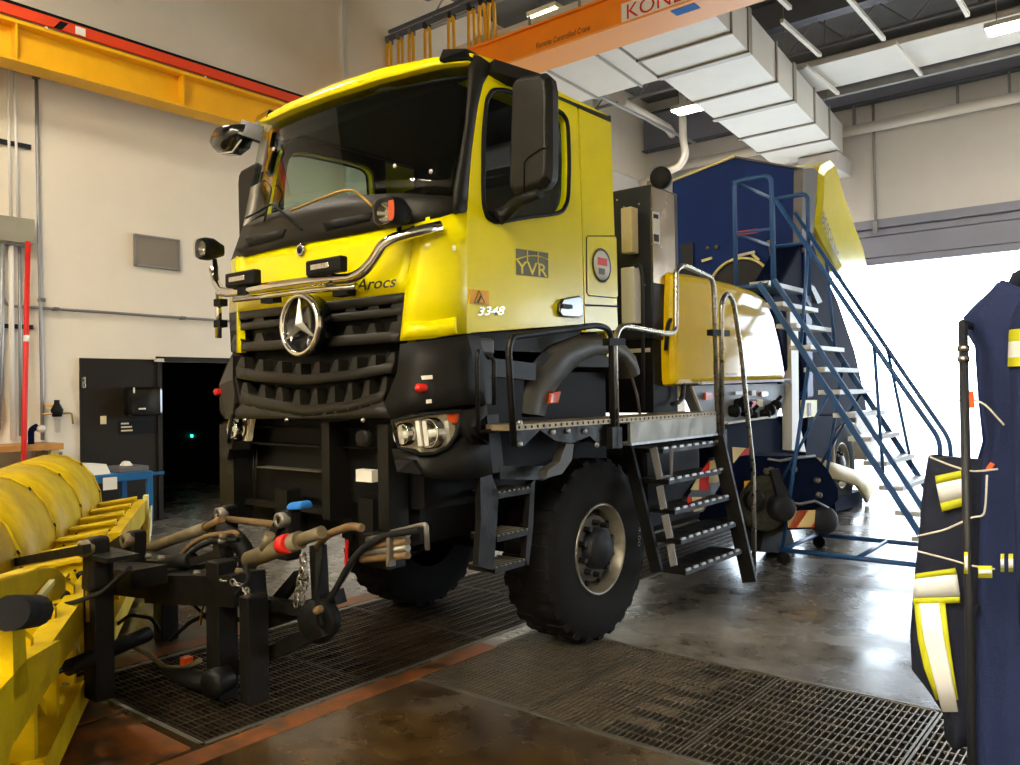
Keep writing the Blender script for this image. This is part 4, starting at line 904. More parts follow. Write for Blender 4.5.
# sill below the door, entry step box
MB().prism(P([(467, 335), (584, 326), (580, 334), (548, 346), (530, 366), (524, 380), (478, 380), (470, 352)], S-.03), (-.3, 0, 0)).build('sill', 'trim_dark', TR)
a, b = onx(472, 337, S), onx(494, 356, S); MB().box((S-.06, a.y, b.z), (S+.01, b.y, a.z)).build('step_light', 'fender', TR, bevel=.02)
MB().beam(onx(480, 366, S-.01), onx(534, 372, S-.01), .03, .1).build('entry_step', 'charcoal', TR)
MB().prism(P([(478, 380), (524, 380), (521, 420), (520, 432), (482, 436)], S-.02), (-.3, 0, 0)).build('step_box', 'black', TR)
for L in (((478, 432), (477, 357), (479, 350)), ((494, 405), (494, 360), (490, 356), (488, 358))):
    MB().tube(P(L, S+.06), .013, 7, fillet=.03).build('grab_handle', 'black_steel', TR)
MB().tube(P([(478, 432), (487, 431), (512, 429)], S+.06), .012, 6).build('grab_handle', 'black_steel', TR)
# ---- front ladder step
ls = TR; xL = S+.02
MB().prism(P([(480, 468), (490, 470), (499, 494), (497, 520), (494, 570), (478, 566), (481, 520)], xL), (-.04, 0, 0)).build('ladder_cheek', 'black_steel', TR)
MB().prism(P([(531, 484), (535, 480), (533, 528), (529, 565), (525, 565), (528, 528)], xL), (-.04, 0, 0)).build('ladder_cheek', 'black_steel', TR)
MB().prism(P([(500, 466), (556, 466), (557, 474), (544, 480), (500, 479)], xL), (-.06, 0, 0)).build('ladder_beam', 'black_steel', TR)
for a_, b_ in (((498, 492), (531, 489)), ((497, 537), (530, 529)), ((495, 567), (527, 561))):
    a, b = onx(*a_, xL), onx(*b_, xL); z = (a.z+b.z)/2; t_ = MB().box((xL-.2, a.y, z-.03), (xL, b.y, z)).build('ladder_tread', 'black_steel', TR); n = 7
    for i in range(n): MB().box((xL-.2, a.y+(b.y-a.y)*(i+.2)/n, z), (xL, a.y+(b.y-a.y)*(i+.55)/n, z+.008)).build('tread_tooth', 'steel_dull', t_)
# ---- catwalk platform
px_ = -2.72; zt = onx(650, 416, px_).z
y0, y1 = onx(513, 420, px_).y, onx(717, 414, px_).y
pf = MB().box((px_-.30, y0, zt-.03), (px_, y1, zt)).build('platform', 'deck_steel', TR); lit = onx(630, 420, px_).y
MB().box((px_-.02, lit, zt-.17), (px_+.002, y1, zt-.032)).build('platform_channel', 'steel_dull', pf); MB().box((px_-.12, lit, zt-.18), (px_+.01, y1, zt-.165)).build('channel_lip', 'galv', pf)
hole = proto(MB().lathe((0,0,0), (1,0,0), [(0,.008),(.002,.008),(.002,0)], 8), 'perforation', 'black'); n = 44
for i in range(n): piece(hole, (px_+.001, y0+.05+(y1-y0-.1)*i/(n-1), zt-.014), pf)
MB().prism(P([(518, 424), (610, 424), (612, 446), (600, 446), (590, 436), (572, 443), (556, 441), (540, 430), (524, 446), (516, 446)], px_-.03), (-.03, 0, 0)).build('platform_bracket', 'black_steel', pf)
blt = proto(MB().lathe((0,0,0), (1,0,0), [(0,.016),(.014,.016),(.018,.01),(.018,0)], 10), 'bolt', 'galv')
for p in ((519, 423), (519, 444), (552, 432), (567, 431), (584, 431), (596, 423), (596, 445)): piece(blt, onx(*p, px_-.03), pf)
MB().prism(P([(566, 444), (574, 444), (572, 460), (562, 474), (546, 478), (548, 470), (560, 462)], px_-.06), (-.06, 0, 0)).build('platform_support', 'fender', pf)
for yy in (y0+.1, lit+.1, y1-.1): MB().beam((px_-.3, yy, zt-.06), (TCX+.4, yy, zt-.3), .08, .1).build('platform_arm', 'black_steel', pf)
# handrails
def rail(L, x, r=.019, m='steel', fil=.09, name='handrail'):
    return MB().tube(P(L, x), r, 9, fillet=fil).build(name, m, TR)
rail([(514, 446), (508.5, 352), (511, 337), (598, 325), (611, 330), (613, 446)], px_, m='black_steel'); rail([(515, 446), (509.5, 352), (512, 338)], px_+.012, .006, 'steel', .03, 'rail_glint') if False else None
rail([(617, 446), (614.5, 340), (620, 326), (630, 327), (668, 334), (676, 331), (676, 270), (682, 265), (690, 268), (712, 278), (714, 292), (718, 441)], px_)
rail([(722, 441), (721.5, 302), (727, 292), (733, 300), (741, 350), (750, 440), (753.5, 470), (754, 576)], px_+.02)
for L in (((606, 342), (622, 342)), ((710, 332.5), (727, 333.5))): MB().beam(onx(*L[0], px_), onx(*L[1], px_), .05, .045).build('rail_clamp', 'black', TR)
for x_ in (612.5, 617, 719, 723): a = onx(x_, 440, px_); MB().box(a+V(-.025,-.03,-.05), a+V(.02,.03,.08)).build('rail_foot', 'black_steel', TR)
# ---- side stairs behind the wheel
stx = [px_+.02+.05*i for i in range(5)]
st_pts = [((663, 449), (722, 451)), ((669, 480), (726, 484)), ((675, 510), (731, 515)), ((681, 540), (736, 545)), ((686, 571), (742, 575))]
for i, ((a_), (b_)) in enumerate(st_pts):
    x = stx[i]; a, b = onx(*a_, x), onx(*b_, x); z = a.z
    t_ = MB().box((x-.24, a.y, z-.03), (x, b.y, z)).build('stair_tread', 'black_steel', TR); n = 8
    for k in range(n): MB().box((x-.012, a.y+(b.y-a.y)*(k+.1)/n, z-.004), (x+.002, a.y+(b.y-a.y)*(k+.62)/n, z+.012)).build('tread_tooth', 'galv', t_)
def stairpt(p, i): return onx(*p, px_+.02+.05*i)
MB().beam(stairpt((717, 436), -.3), stairpt((750, 582), 4.4), .03, .11, up=(1,0,.2)).build('stair_stringer', 'black_steel', TR)
for p0, p1, i in (((653.5, 448), (660, 479), 0), ((659.5, 486), (664, 509), 1), ((665, 515), (670, 538), 2), ((670.5, 545), (674, 566), 3)):
    MB().beam(stairpt(p0, i), stairpt(p1, i+1), .012, .05, up=(1,0,.2)).build('stair_strap', 'grey_frame', TR)
MB().beam(stairpt((653, 446), 0)-V(.2,0,0), stairpt((685, 576), 4.3)-V(.2,0,0), .03, .08, up=(1,0,.2)).build('stair_stringer', 'black', TR)
MB().tube([stairpt(p, 0) for p in ((655, 447), (659, 478), (671, 476), (671.5, 448))], .014, 6, fillet=.02).build('stair_bracket', 'grey_frame', TR)
# ---- boxes under the platform
MB().box((S-.65, WY+.75, .55), (S-.1, WY+1.7, 1.2)).build('fuel_tank', 'black', TR, bevel=.06)
# ---- tower behind the cab
tx = S-.08; tc = onx(651, 200, tx); yT = tc.y; tz1 = onx(651, 184, tx).z; tz0 = 1.45
xl_ = ony(612, 200, yT).x-.35
tw = MB().box((xl_, yT, tz0+.55), (tx, yT+.42, tz1)).build('tower', 'charcoal', TR, bevel=.01)
a, b = onx(651, 186, tx+.002), onx(674, 289, tx+.002); yE = onx(674, 230, tx).y
MB().box((tx, yT+.005, onx(655, 283, tx).z), (tx+.006, yE, onx(655, 188, tx).z)).build('tower_panel', 'brushed', tw)
MB().box((xl_+.1, yT+.02, tz0), (tx-.02, yT+.4, tz0+.55)).build('tower_base', 'black', tw)
hx = tx+.007; MB().prism(P([(652, 211.5), (659, 212.5), (659.5, 244.5), (653, 243.5)], hx), (.006, 0, 0)).build('latch_plate', 'white_dirty', tw)
for L in (((653.5, 214), (658, 215), (658, 219), (653.5, 218)), ((653.5, 234), (658.5, 235), (658.5, 242), (654, 241))): MB().prism(P(L, hx+.007), (.004, 0, 0)).build('latch_hole', 'black', tw)
rv = proto(MB().lathe((0,0,0), (1,0,0), [(0,.007),(.004,.006),(.005,0)], 8), 'rivet', 'steel')
for p in ((661, 213), (651.5, 209), (660.5, 230), (661, 247), (652, 244)): piece(rv, onx(*p, hx), tw)
rv2 = proto(MB().lathe((0,0,0), (0,-1,0), [(0,.008),(.004,.007),(.005,0)], 8), 'rivet', 'steel')
for p in ((624, 207), (639, 204), (617, 200), (641, 300), (645, 285)): piece(rv2, ony(*p, yT-.001), tw)
q = ony(661, 178, yT-.05); ll = MB().lathe(q, (.35,-1,0), [(-.06,.04),(-.05,.075),(.02,.08),(.03,.07),(.03,0)], 20).build('tower_lamp', 'black', tw); MB().beam(q+V(-.16,.1,.0), q+V(0,.03,0), .03, .04).build('lamp_bracket', 'steel_dull', ll)
for (x0, y0_, x1, y1_, m) in ((620.5, 208, 632, 252, 'cream'), (620.5, 268, 635, 323, 'white')):
    a, b = ony(x0, y0_, yT-.12), ony(x1, y1_, yT-.12); MB().box((a.x, yT-.12, b.z), (b.x, yT-.02, a.z)).build('tower_cabinet', m, tw, bevel=.008)
MB().tube([ony(px, py, yT-.1) for px, py in ((632, 268), (640, 264), (642.5, 275), (643.5, 410))], .014, 7, fillet=.05).build('exhaust_hose', 'charcoal', tw)
rail([(666, 350), (668, 322), (675, 316), (682, 325), (683.5, 395), (680, 402), (672, 404)], px_-.25, .017, 'trim', .06)
# battery box and brackets standing on the catwalk
bx_ = px_-.35; a, b = onx(650, 352, bx_), onx(670, 386, bx_)
bt = MB().box((bx_-.3, a.y, b.z), (bx_, b.y, a.z)).build('battery_box', 'grey_panel', TR, bevel=.02); MB().box((bx_-.3, a.y-.02, a.z), (bx_+.01, b.y, a.z+.03)).build('box_lid', 'white_dirty', bt)
for k in range(4): yk = a.y+(b.y-a.y)*(k+.3)/4; MB().box((bx_, yk, b.z+.05), (bx_+.006, yk+.02, a.z-.05)).build('rib', 'grey_frame', bt)
MB().prism(P([(668, 386), (681, 386), (680, 396), (675, 403), (673, 416), (668, 416)], bx_-.02), (-.05, 0, 0)).build('tank_bracket', 'cream', TR)
MB().prism(P([(652, 390), (656, 390), (656, 416), (652, 416)], bx_-.02), (-.04, 0, 0)).build('tank_bracket', 'grey_panel', TR)
MB().tube(P([(617, 352), (628, 365), (634, 385), (637, 395), (640, 414)], bx_), .012, 6).build('air_line', 'grey_frame', TR)
# ================================================================ TOWED SWEEPER
NT = V(1, .085, 0).normalized(); PT0 = V(-2.93, 5.6, 0); DT = V(-.085, 1, 0).normalized()
def ont(px, py, off=0): return onp(px, py, PT0+NT*off, NT)
def T(L, off=0): return [ont(a, b, off) for a, b in L]
SW = TR      # the sweeper body is carried by the truck
IN = lambda d: NT*-d
# yellow engine hood
hp_ = [(676, 386), (675, 330), (676, 274), (700, 277), (735, 285), (757, 292), (767, 300), (774, 315), (781, 345), (787, 379)]
hs = T(hp_); A = [p+NT*0 for p in hs]; k = len(hs)
hb = MB(); ins = [p+IN(.12)+V(0,0,.035 if 1 < i < 7 else 0) for i, p in enumerate(hs)]; far = [p+IN(1.7)+V(0,0,.06 if 1 < i < 7 else 0) for i, p in enumerate(hs)]
hb.add(hs+ins+far, [tuple(range(k))]+[(i, (i+1)%k, (i+1)%k+k, i+k) for i in range(k)]+[(i+k, (i+1)%k+k, (i+1)%k+2*k, i+2*k) for i in range(k)]+[tuple(range(2*k, 3*k))])
hood = hb.build('hood', 'yellow_satin', SW, bevel=.05)
for p0, p1 in (((727, 374), (737, 374)),): MB().beam(ont(*p0, .004), ont(*p1, .004), .004, .01).build('hood_slot', 'lettering', hood)
MB().prism(T([(663, 390), (664, 330), (670, 318), (676, 320), (677, 388)], -.25), IN(.6)).build('hood_end', 'yellow_crane', SW)
MB().beam(ont(700, 383, .02), ont(789, 380, .02), .03, .025).build('hood_sill', 'white_dirty', SW)
MB().box(ont(782, 380, .03), ont(786, 384, .0)).build('hood_latch', 'black', SW)
# hydraulic control panel with valves
cpn = MB().prism(T([(691, 386), (790, 383), (776, 418), (707, 424)], -.05), IN(.1)).build('control_panel', 'grey_panel', SW)
MB().beam(ont(691, 386, -.04), ont(706, 424, -.04), .02, .02).build('panel_edge', 'white_dirty', cpn)
MB().beam(ont(725, 423, -.0), ont(775, 416, -.0), .06, .02).build('panel_lip', 'white_dirty', cpn)
for x, y, w_, h, m in ((708, 396, 7, 7, 'orange_lens'), (738, 393, 7, 3, 'white'), (753, 404, 5, 6, 'red'), (759, 403, 6, 7, 'cream'), (764, 394, 6, 4, 'orange_lens'), (753, 393, 4, 5, 'white')):
    a, b = ont(x-w_/2, y-h/2, -.03), ont(x+w_/2, y+h/2, -.03); MB().beam((a+b)/2-DT*((b-a).dot(DT)/2), (a+b)/2+DT*((b-a).dot(DT)/2), .02, abs(a.z-b.z)).build('panel_label', m, cpn)
for x, y, r in ((733, 411, .06), (739, 405, .07), (745, 412, .05), (769, 410, .06), (775, 405, .05), (764, 414, .05), (751, 415, .04)):
    q = ont(x, y, -.02); v = MB().lathe(q, NT, [(-.04,r*.8),(.03,r),(.06,r*.6),(.07,0)], 10).build('valve', 'black', cpn); MB().beam(q+V(0,0,.02), q+V(.05,.04,.09), .025, .03).build('valve_lever', 'black', v)
# chassis below
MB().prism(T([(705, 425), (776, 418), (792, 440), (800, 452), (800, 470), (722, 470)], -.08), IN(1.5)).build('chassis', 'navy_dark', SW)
MB().box((-4.4, 6.3, .8), (-3.5, 8.5, 1.1)).build('drawbar', 'black_steel', SW)
# fan housing (gabled front face, runs back)
yF = ont(803, 200, 0).y
front = [ony(a, b, yF) for a, b in ((672, 400), (672, 182), (735, 157), (803, 169))]; br_ = V(front[3].x, yF, front[0].z); 
fh = MB(); poly = [front[0], front[1], front[2], front[3], V(front[3].x, yF, 1.5), V(front[0].x, yF, 1.5)]; poly = poly[1:]
back = V(-.12, .75, 0)
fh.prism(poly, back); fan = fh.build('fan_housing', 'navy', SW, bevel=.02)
e0, e1 = ony(672, 181, yF-.02), ony(735, 156, yF-.02); MB().beam(e0, e1, .03, .025).build('roof_edge', 'yellow_pale', fan)
e0, e1 = ony(735, 157, yF-.02), ony(803, 169, yF-.02); MB().beam(e0, e1, .03, .02).build('roof_edge', 'grey_frame', fan)
# arched shroud on the front face
c = ony(741, 293, yF-.06); r_ = abs(ony(775, 293, yF-.06).x-c.x)
MB().prism(circle(c, (1,0,0), (0,0,1), r_, 22, 0, math.pi, False)+[c+V(-r_,0,-.3), c+V(r_,0,-.3)][::1], (0, .05, 0)).build('shroud', 'charcoal', fan)
MB().tube(circle(c+V(0,-.02,0), (1,0,0), (0,0,1), r_, 22, 0, math.pi, False), .018, 6).build('shroud_rim', 'yellow_pale', fan)
for L, m in (((702, 261, 712, 258), 'yellow_pale'), ((752, 254, 759, 260), 'yellow_pale'), ((737, 256, 755, 252), 'white_dirty')): MB().beam(ony(L[0], L[1], yF-.08), ony(L[2], L[3], yF-.08), .03, .03).build('shroud_clip', m, fan)
MB().box(ony(680, 244, yF-.04), ony(695, 290, yF)).build('louvre_panel', 'charcoal', fan, bevel=.01)
q = ony(772, 249, yF-.05); MB().lathe(q, (0,-.3,1), [(-.14,.035),(.05,.035),(.06,.055),(.1,.05),(.11,0)], 10).build('beacon', 'wood', fan)
q = ony(788, 275, yF-.06); MB().lathe(q, (0,-1,0), [(-.02,.13),(.02,.13),(.03,.11),(.03,0)], 20).build('round_cover', 'grey_panel', fan)
for px, py in ((708, 248), (717, 247), (803, 250)): q = ony(px, py, yF-.01); MB().lathe(q, (0,-1,0), [(0,.03),(.02,.03),(.03,0)], 8).build('bolt_head', 'steel_dull', fan)
# side of the housing: grey frame, yellow side cover, dark lower body
MB().prism(T([(803, 169), (815, 168), (818, 172), (816, 197), (814, 228), (812, 244), (802, 244)], .01), IN(.1)).build('side_frame', 'grey_frame', fan)
yc = [(818, 172), (820, 166), (830, 160), (834, 170), (839, 189), (852, 227), (862, 253), (865, 268), (858, 274), (846, 278), (838, 271), (820, 238), (814.5, 226), (817, 197)]
cov = MB(); cs = T(yc, .0); cc = sum(cs, V(0,0,0))/len(cs); k = len(cs); cs2 = [cc+(p-cc)*.9+NT*.05 for p in cs]; cb = [p+IN(.4) for p in cs]
cov.add(cs2+cs+cb, [tuple(range(k))]+[(i, (i+1)%k, (i+1)%k+k, i+k) for i in range(k)]+[(i+k, (i+1)%k+k, (i+1)%k+2*k, i+2*k) for i in range(k)])
co_ = cov.build('side_cover', 'yellow', SW)
a, b = ont(821.5, 221, .062), ont(837, 264, .062); d_ = (b-a); text('cover_lettering', 'BOSCHUNG', a, d_, NT.cross(d_.normalized()), .24, 'lettering', co_, width=d_.length, depth=.006, bold=.015)
MB().beam(ont(852.5, 229, .02), ont(863, 262, .02), .02, .07).build('tail_reflector', 'orange_lens', co_)
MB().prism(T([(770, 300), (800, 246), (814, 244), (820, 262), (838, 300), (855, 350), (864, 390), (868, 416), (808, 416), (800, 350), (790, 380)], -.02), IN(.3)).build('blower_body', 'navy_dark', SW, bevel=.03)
MB().prism(T([(806, 283), (812, 287), (820, 302), (815, 304)], .0), NT*.03).build('body_plate', 'grey_frame', SW)
MB().prism(T([(790, 312), (798, 308), (799, 420), (806, 452), (792, 450), (792, 380)], .02), IN(.1)).build('white_post', 'white', SW)
# rear fender and wheel
wy_ = 11.0; wx = -3.42
q0, q1 = ont(808, 416, -.02), ont(857, 416, -.02)
of = [(808, 416), (856, 416), (856, 428), (850, 424), (844, 424), (838, 432), (833, 446), (831, 462), (832, 480), (800, 492), (806, 452)]
MB().prism(T(of, -.02), IN(.45)).build('rear_fender', 'navy_dark', SW)
MB().tube(T([(833, 470), (833, 446), (838, 431), (845, 423), (854, 424), (862, 436), (866, 460)], .0), .02, 6).build('fender_lip', 'white_dirty', SW)
MB().prism(T([(857, 416), (874, 417), (874, 455), (866, 460), (862, 436), (856, 426)], -.0), IN(.4)).build('rear_fender', 'white_dirty', SW)
hub = onz(842, 512, 0); wheel(hub.x-.16, hub.y, .6, .34, 1, SW); wheel(hub.x-1.9, hub.y, .6, .34, -1, SW)
MB().cyl((hub.x-1.8, hub.y, .6), (hub.x-.2, hub.y, .6), .09, 10).build('axle', 'black_steel', SW)
hz = MB().prism(T([(803, 400), (817, 400), (817, 416), (803, 418)], .02), IN(.03)).build('hazard_plate', 'yellow_pale', SW); MB().prism(T([(808, 403), (811, 403), (811, 416), (808, 416)], .025), NT*.003).build('hazard_bar', 'charcoal', hz)
# ---- brush unit between truck and sweeper
ob = .12
BN_ = V(.80, -.60, 0).normalized(); BP0 = ont(764, 502, ob)
def onb(px, py, off=0): return onp(px, py, BP0+BN_*(off-ob), BN_)
def TBp(L, off=0): return [onb(a, b, off) for a, b in L]
BI = lambda d: BN_*-d
bu = MB().prism(TBp([(690, 470), (722, 458), (745, 456), (790, 456), (816, 457), (828, 470), (838, 489), (838, 500), (826, 512), (824, 528), (790, 530), (788, 500), (760, 512), (700, 520)], ob), BI(.5)).build('brush_frame', 'navy_dark', SW)
MB().cyl(onb(764, 502, ob-.1), onb(764, 502, ob-.1)+BI(2.2), .34, 24).build('brush_roll', 'brush', SW)
dsk = onb(764, 503, ob+.0); rd = (onb(764, 475, ob).z-onb(764, 531, ob).z)/2
dk = MB().lathe(dsk, BN_, [(-.05,rd),(.03,rd),(.05,rd*.92),(.05,rd*.5),(.03,rd*.45),(.03,0)], 30).build('brush_disc', 'brush', SW)
MB().lathe(onb(778, 507, ob+.03), BN_, [(0,.12),(.1,.12),(.13,.09),(.13,0)], 20).build('brush_motor', 'charcoal', dk)
MB().lathe(onb(752, 500, ob+.03), BN_, [(0,.1),(.06,.1),(.08,.07),(.08,0)], 20).build('disc_hub', 'trim', dk)
MB().lathe(onb(822, 520, ob+.02), BN_, [(0,.13),(.06,.13),(.08,.1),(.08,0)], 20).build('caster_hub', 'charcoal', SW)
MB().prism(TBp([(768, 470), (776, 468), (786, 500), (786, 512), (778, 508)], ob+.04), BN_*.05).build('swing_arm', 'charcoal', SW)
MB().tube(TBp([(768, 459), (780, 461), (795, 458), (815, 456)], ob+.03), .014, 6).build('hydraulic_hose', 'galv', SW)
MB().tube(TBp([(786, 502), (800, 504), (815, 501), (828, 508)], ob+.08), .014, 6).build('hydraulic_hose', 'galv', SW)
for p in ((766, 471), (793, 469), (770, 470), (816, 480), (818, 495), (792, 508)): MB().lathe(onb(*p, ob+.01), BN_, [(0,.03),(.03,.03),(.04,.015),(.04,0)], 10).build('pivot_bolt', 'steel_dull', bu)
lb = MB().prism(TBp([(744, 481), (751, 480.5), (751, 487.5), (744, 488)], ob+.02), BN_*.004).build('caution_label', 'sign_orange', bu); MB().prism(TBp([(755, 480), (763, 479.5), (763, 486), (755, 487)], ob+.02), BN_*.004).build('caution_label', 'sign_orange', bu)
# warning stripes
def stripesb(quads, off):
    for L, m in quads: MB().prism(TBp(L, off), BN_*.006).build('warning_stripe', m, SW)
def stripes(quads, off):
    for L, m in quads: MB().prism(T(L, off), NT*.006).build('warning_stripe', m, SW)
stripes([(((732, 447), (745, 448), (733, 463)), 'warn_cream'), (((745, 448), (752, 449), (750, 454), (740, 456)), 'warn_red')], ob+.1)
bk_ = MB().prism(T([(686, 512), (688, 496), (700, 480), (714, 458), (724, 457), (725, 476), (716, 492), (703, 512)], ob+.08), IN(.04)).build('stripe_board', 'charcoal', SW)
def stripeon(quads, off):
    for L, m in quads: MB().prism(T(L, off), NT*.006).build('warning_stripe', m, bk_)
stripeon([(((709, 461), (722, 458.5), (718, 482), (708, 483)), 'warn_cream'), (((722, 458.5), (725, 460), (724, 476), (718, 482)), 'warn_red'), (((699, 473), (709, 461), (708, 490), (698, 490)), 'warn_red'), (((690, 490), (699, 473), (698, 490)), 'warn_cream'),
          (((687, 497), (691, 497), (693, 511), (688, 509)), 'warn_red'), (((691, 497), (701, 497), (704, 509), (693, 512)), 'warn_cream'), (((701, 497), (712, 497), (703, 510)), 'warn_red')], ob+.085)
stripesb([(((786, 511), (815, 510), (814, 527), (788, 528)), 'warn_cream'), (((797, 510.6), (808, 510.3), (796, 528), (788, 528)), 'warn_red'), (((814.5, 520), (814, 528), (810, 528)), 'warn_red')], ob+.09)
# deflector wing ahead of the rear wheel
wg = MB().grid([[ont(a, b, ob+o) for a, b, o in L] for L in (((816, 457, 0), (835, 463, .02), (855, 470, .04), (868, 478, .05), (874, 490, .0)), ((832, 478, 0), (845, 481, .02), (858, 486, .04), (864, 494, .05), (868, 503, .0)))], NT*-.04); wg.build('deflector_wing', 'cream', SW)
MB().prism(T([(834, 499), (862, 490), (863, 505), (836, 512)], ob-.1), IN(.5)).build('skid_plate', 'navy_dark', SW)
MB().prism(T([(765, 530), (790, 528), (795, 545), (790, 553), (760, 552)], ob), IN(.2)).build('brush_flap', 'rubber', SW)
# ================================================================ SNOW PLOW AND ITS HITCH
PQ = V(-7.65, 3.44, 0); PWd = V(.85, -.525, 0).normalized(); PN = V(.525, .85, 0).normalized()
def pw(s, n, z): return PQ+PWd*s+PN*n+V(0, 0, z)
PL = thing('snow_plow', pw(2.1, .2, 0), 'yellow snow plow with curved panels and ribbed back frame in front of the truck', 'snow plow')
prof = [(-.52, 1.10), (-.42, 1.125), (-.28, 1.10), (-.16, 1.03), (-.07, .92), (-.015, .78), (0, .62), (-.02, .45), (-.08, .28), (-.16, .12)]
L_ = 5.12; nP = 5
for i in range(nP):
    s0, s1 = i*L_/nP+.012, (i+1)*L_/nP-.012
    g = MB().grid([[pw(s, n, z) for s in (s0, (s0+s1)/2, s1)] for n, z in prof], PN*-.03); p_ = g.build('moldboard_panel', 'yellow_plow', PL)
    MB().tube([pw(s0+.02, n+.012, z+.004) for n, z in prof[1:7]], .008, 6).build('panel_seam', 'yellow_plow', p_)
    for n, z in prof[3:6:2]: MB().lathe(pw(s0+.05, n+.01, z), PN+V(0,0,.5), [(0,.016),(.008,.012),(.009,0)], 8).build('panel_bolt', 'black', p_)
# ribs
for k in range(11):
    s = .1+k*.49
    poly = [pw(s, -.01, .66), pw(s, .30, .70), pw(s, .34, .66), pw(s, .34, .50), pw(s, .2, .44), pw(s, -.0, .50)]
    rb = MB().prism(poly, PWd*.05).build('rib', 'yellow_plow', PL); MB().beam(pw(s+.025, .0, .672), pw(s+.025, .31, .71), .11, .018).build('rib_flange', 'yellow_plow', rb)
    for n, z in ((.03, .60), (.30, .62)): MB().lathe(pw(s+.05, n, z), PWd, [(0,.026),(.006,.026),(.008,.0)], 10).build('rib_hole', 'black', rb)
    for n, z in ((.05, .64), (.27, .65), (.24, .60)): MB().lathe(pw(s+.05, n, z), PWd, [(0,.008),(.006,.007),(.007,.0)], 6).build('rib_rivet', 'black', rb)
# back frame: long beams, vertical posts
MB().prism([pw(-.02, .30, .50), pw(-.02, .38, .50), pw(-.02, .38, .68), pw(-.02, .30, .68)], PWd*2.0).build('frame_beam', 'yellow_plow', PL)
MB().prism([pw(1.9, .30, .46), pw(1.9, .40, .46), pw(1.9, .40, .62), pw(1.9, .30, .62)], PWd*3.2).build('frame_beam', 'yellow_plow', PL)
MB().prism([pw(0, .16, .06), pw(0, .40, .06), pw(0, .40, .2), pw(0, .16, .2)], PWd*L_).build('lower_beam', 'yellow_plow', PL)
for k in range(12):
    s = .05+k*.45; MB().prism([pw(s, .22, .18), pw(s, .36, .18), pw(s, .36, .52), pw(s, .22, .52)], PWd*.06).build('frame_post', 'yellow_plow', PL)
    if k % 2: MB().beam(pw(s, .3, .2), pw(s+.42, .3, .5), .04, .05).build('frame_brace', 'yellow_plow', PL)
MB().prism([pw(-.03, .36, .72), pw(-.03, .40, .72), pw(-.03, .40, .10), pw(-.03, .36, .10)], PWd*.12).build('end_post', 'yellow_pale', PL)
MB().prism([pw(.0, .41, .62), pw(.3, .41, .40), pw(.3, .41, .30), pw(.0, .41, .42)], PN*.02).build('end_gusset', 'yellow_pale', PL)
# big swivel bracket with rubber stop at the near end
sq = lambda px, py, n=.42: onp(px, py, pw(0, n, 0), PN)
bk = [(0, 578), (25, 572), (40, 567), (58, 567), (66, 576), (66, 592), (60, 600), (35, 602), (18, 614), (0, 622)]
brk = MB().prism([sq(a, b, .42) for a, b in bk], PN*-.08).build('swivel_bracket', 'yellow_plow', PL, bevel=.01)
MB().beam(sq(35, 602, .44), sq(52, 582, .44), .02, .02).build('bracket_ridge', 'yellow_pale', brk)
a = sq(10, 613, .46); b = sq(36, 611, .46); MB().cyl(a, b, .055, 14).build('rubber_stop', 'rubber', brk)
MB().prism([sq(a_, b_, .42) for a_, b_ in ((12, 605), (24, 600), (28, 690), (14, 700))], PN*-.06).build('frame_post', 'yellow_plow', PL)
MB().prism([sq(a_, b_, .42) for a_, b_ in ((0, 690), (26, 660), (60, 640), (62, 655), (28, 700), (6, 765), (-30, 790), (-30, 720))], PN*-.1).build('lower_beam', 'yellow_plow', PL)
# ---- hitch
HI = thing('plow_hitch', (-4.4, 2.5, 0), 'black plow hitch frame with hydraulic cylinders, hoses and chains under the bumper', 'hitch')
def hb(px0, py0, px1, py1, y, w, h, m='black_steel', name='hitch_beam', par=None): return MB().beam(ony(px0, py0, y), ony(px1, py1, y), w, h).build(name, m, par or HI)
def vp_(px, y0, y1, y, w, m='black_steel', name='hitch_post', t=.12):
    a, b = ony(px, y0, y), ony(px, y1, y); zb = max(b.z, .0); return MB().box((a.x-w/2, y, zb), (a.x+w/2, y+t, a.z)).build(name, m, HI, bevel=.008)
ms_ = vp_(88, 556, 700, 1.85, .13, t=.1); a_, b_ = ony(85.5, 578, 1.84), ony(87.5, 622, 1.84); MB().box((a_.x, 1.838, b_.z), (b_.x, 1.85, a_.z)).build('mast_strip', 'brass', HI); MB().box(ony(70, 554, 1.8), ony(106, 559, 1.8)+V(0, .16, 0)).build('mast_cap', 'black_steel', HI); vp_(157, 588, 665, 2.75, .12); vp_(211, 562, 700, 2.35, .12); vp_(243, 597, 705, 2.3, .08, name='parking_leg')
hb(100, 572, 150, 577, 2.2, .2, .1); hb(108, 580, 185, 588, 2.6, .16, .14); hb(160, 586, 250, 588, 2.45, .2, .16); hb(120, 552, 205, 566, 2.65, .5, .03, 'trim', 'deck_plate')
for y in (2.35, 2.55): a, b = ony(160, 668, y), ony(300, 640, y)
MB().cyl(ony(120, 668, 2.6), ony(214, 684, 2.42), .055, 12).build('cross_tube', 'black_steel', HI)
MB().lathe(ony(212, 684, 2.3), (.3,-1,0), [(-.1,.07),(0,.075),(.02,.06),(.02,0)], 18).build('tube_end', 'black_steel', HI)
MB().lathe(ony(66, 688, 1.8), (.3,-1,0), [(-.15,.05),(0,.055),(.02,.045),(.02,0)], 18).build('tube_end', 'black_steel', HI); MB().lathe(ony(66, 688, 1.77), (.3,-1,0), [(0,.035),(.02,.03),(.02,0)], 16).build('tube_cap', 'dirty_rod', HI)
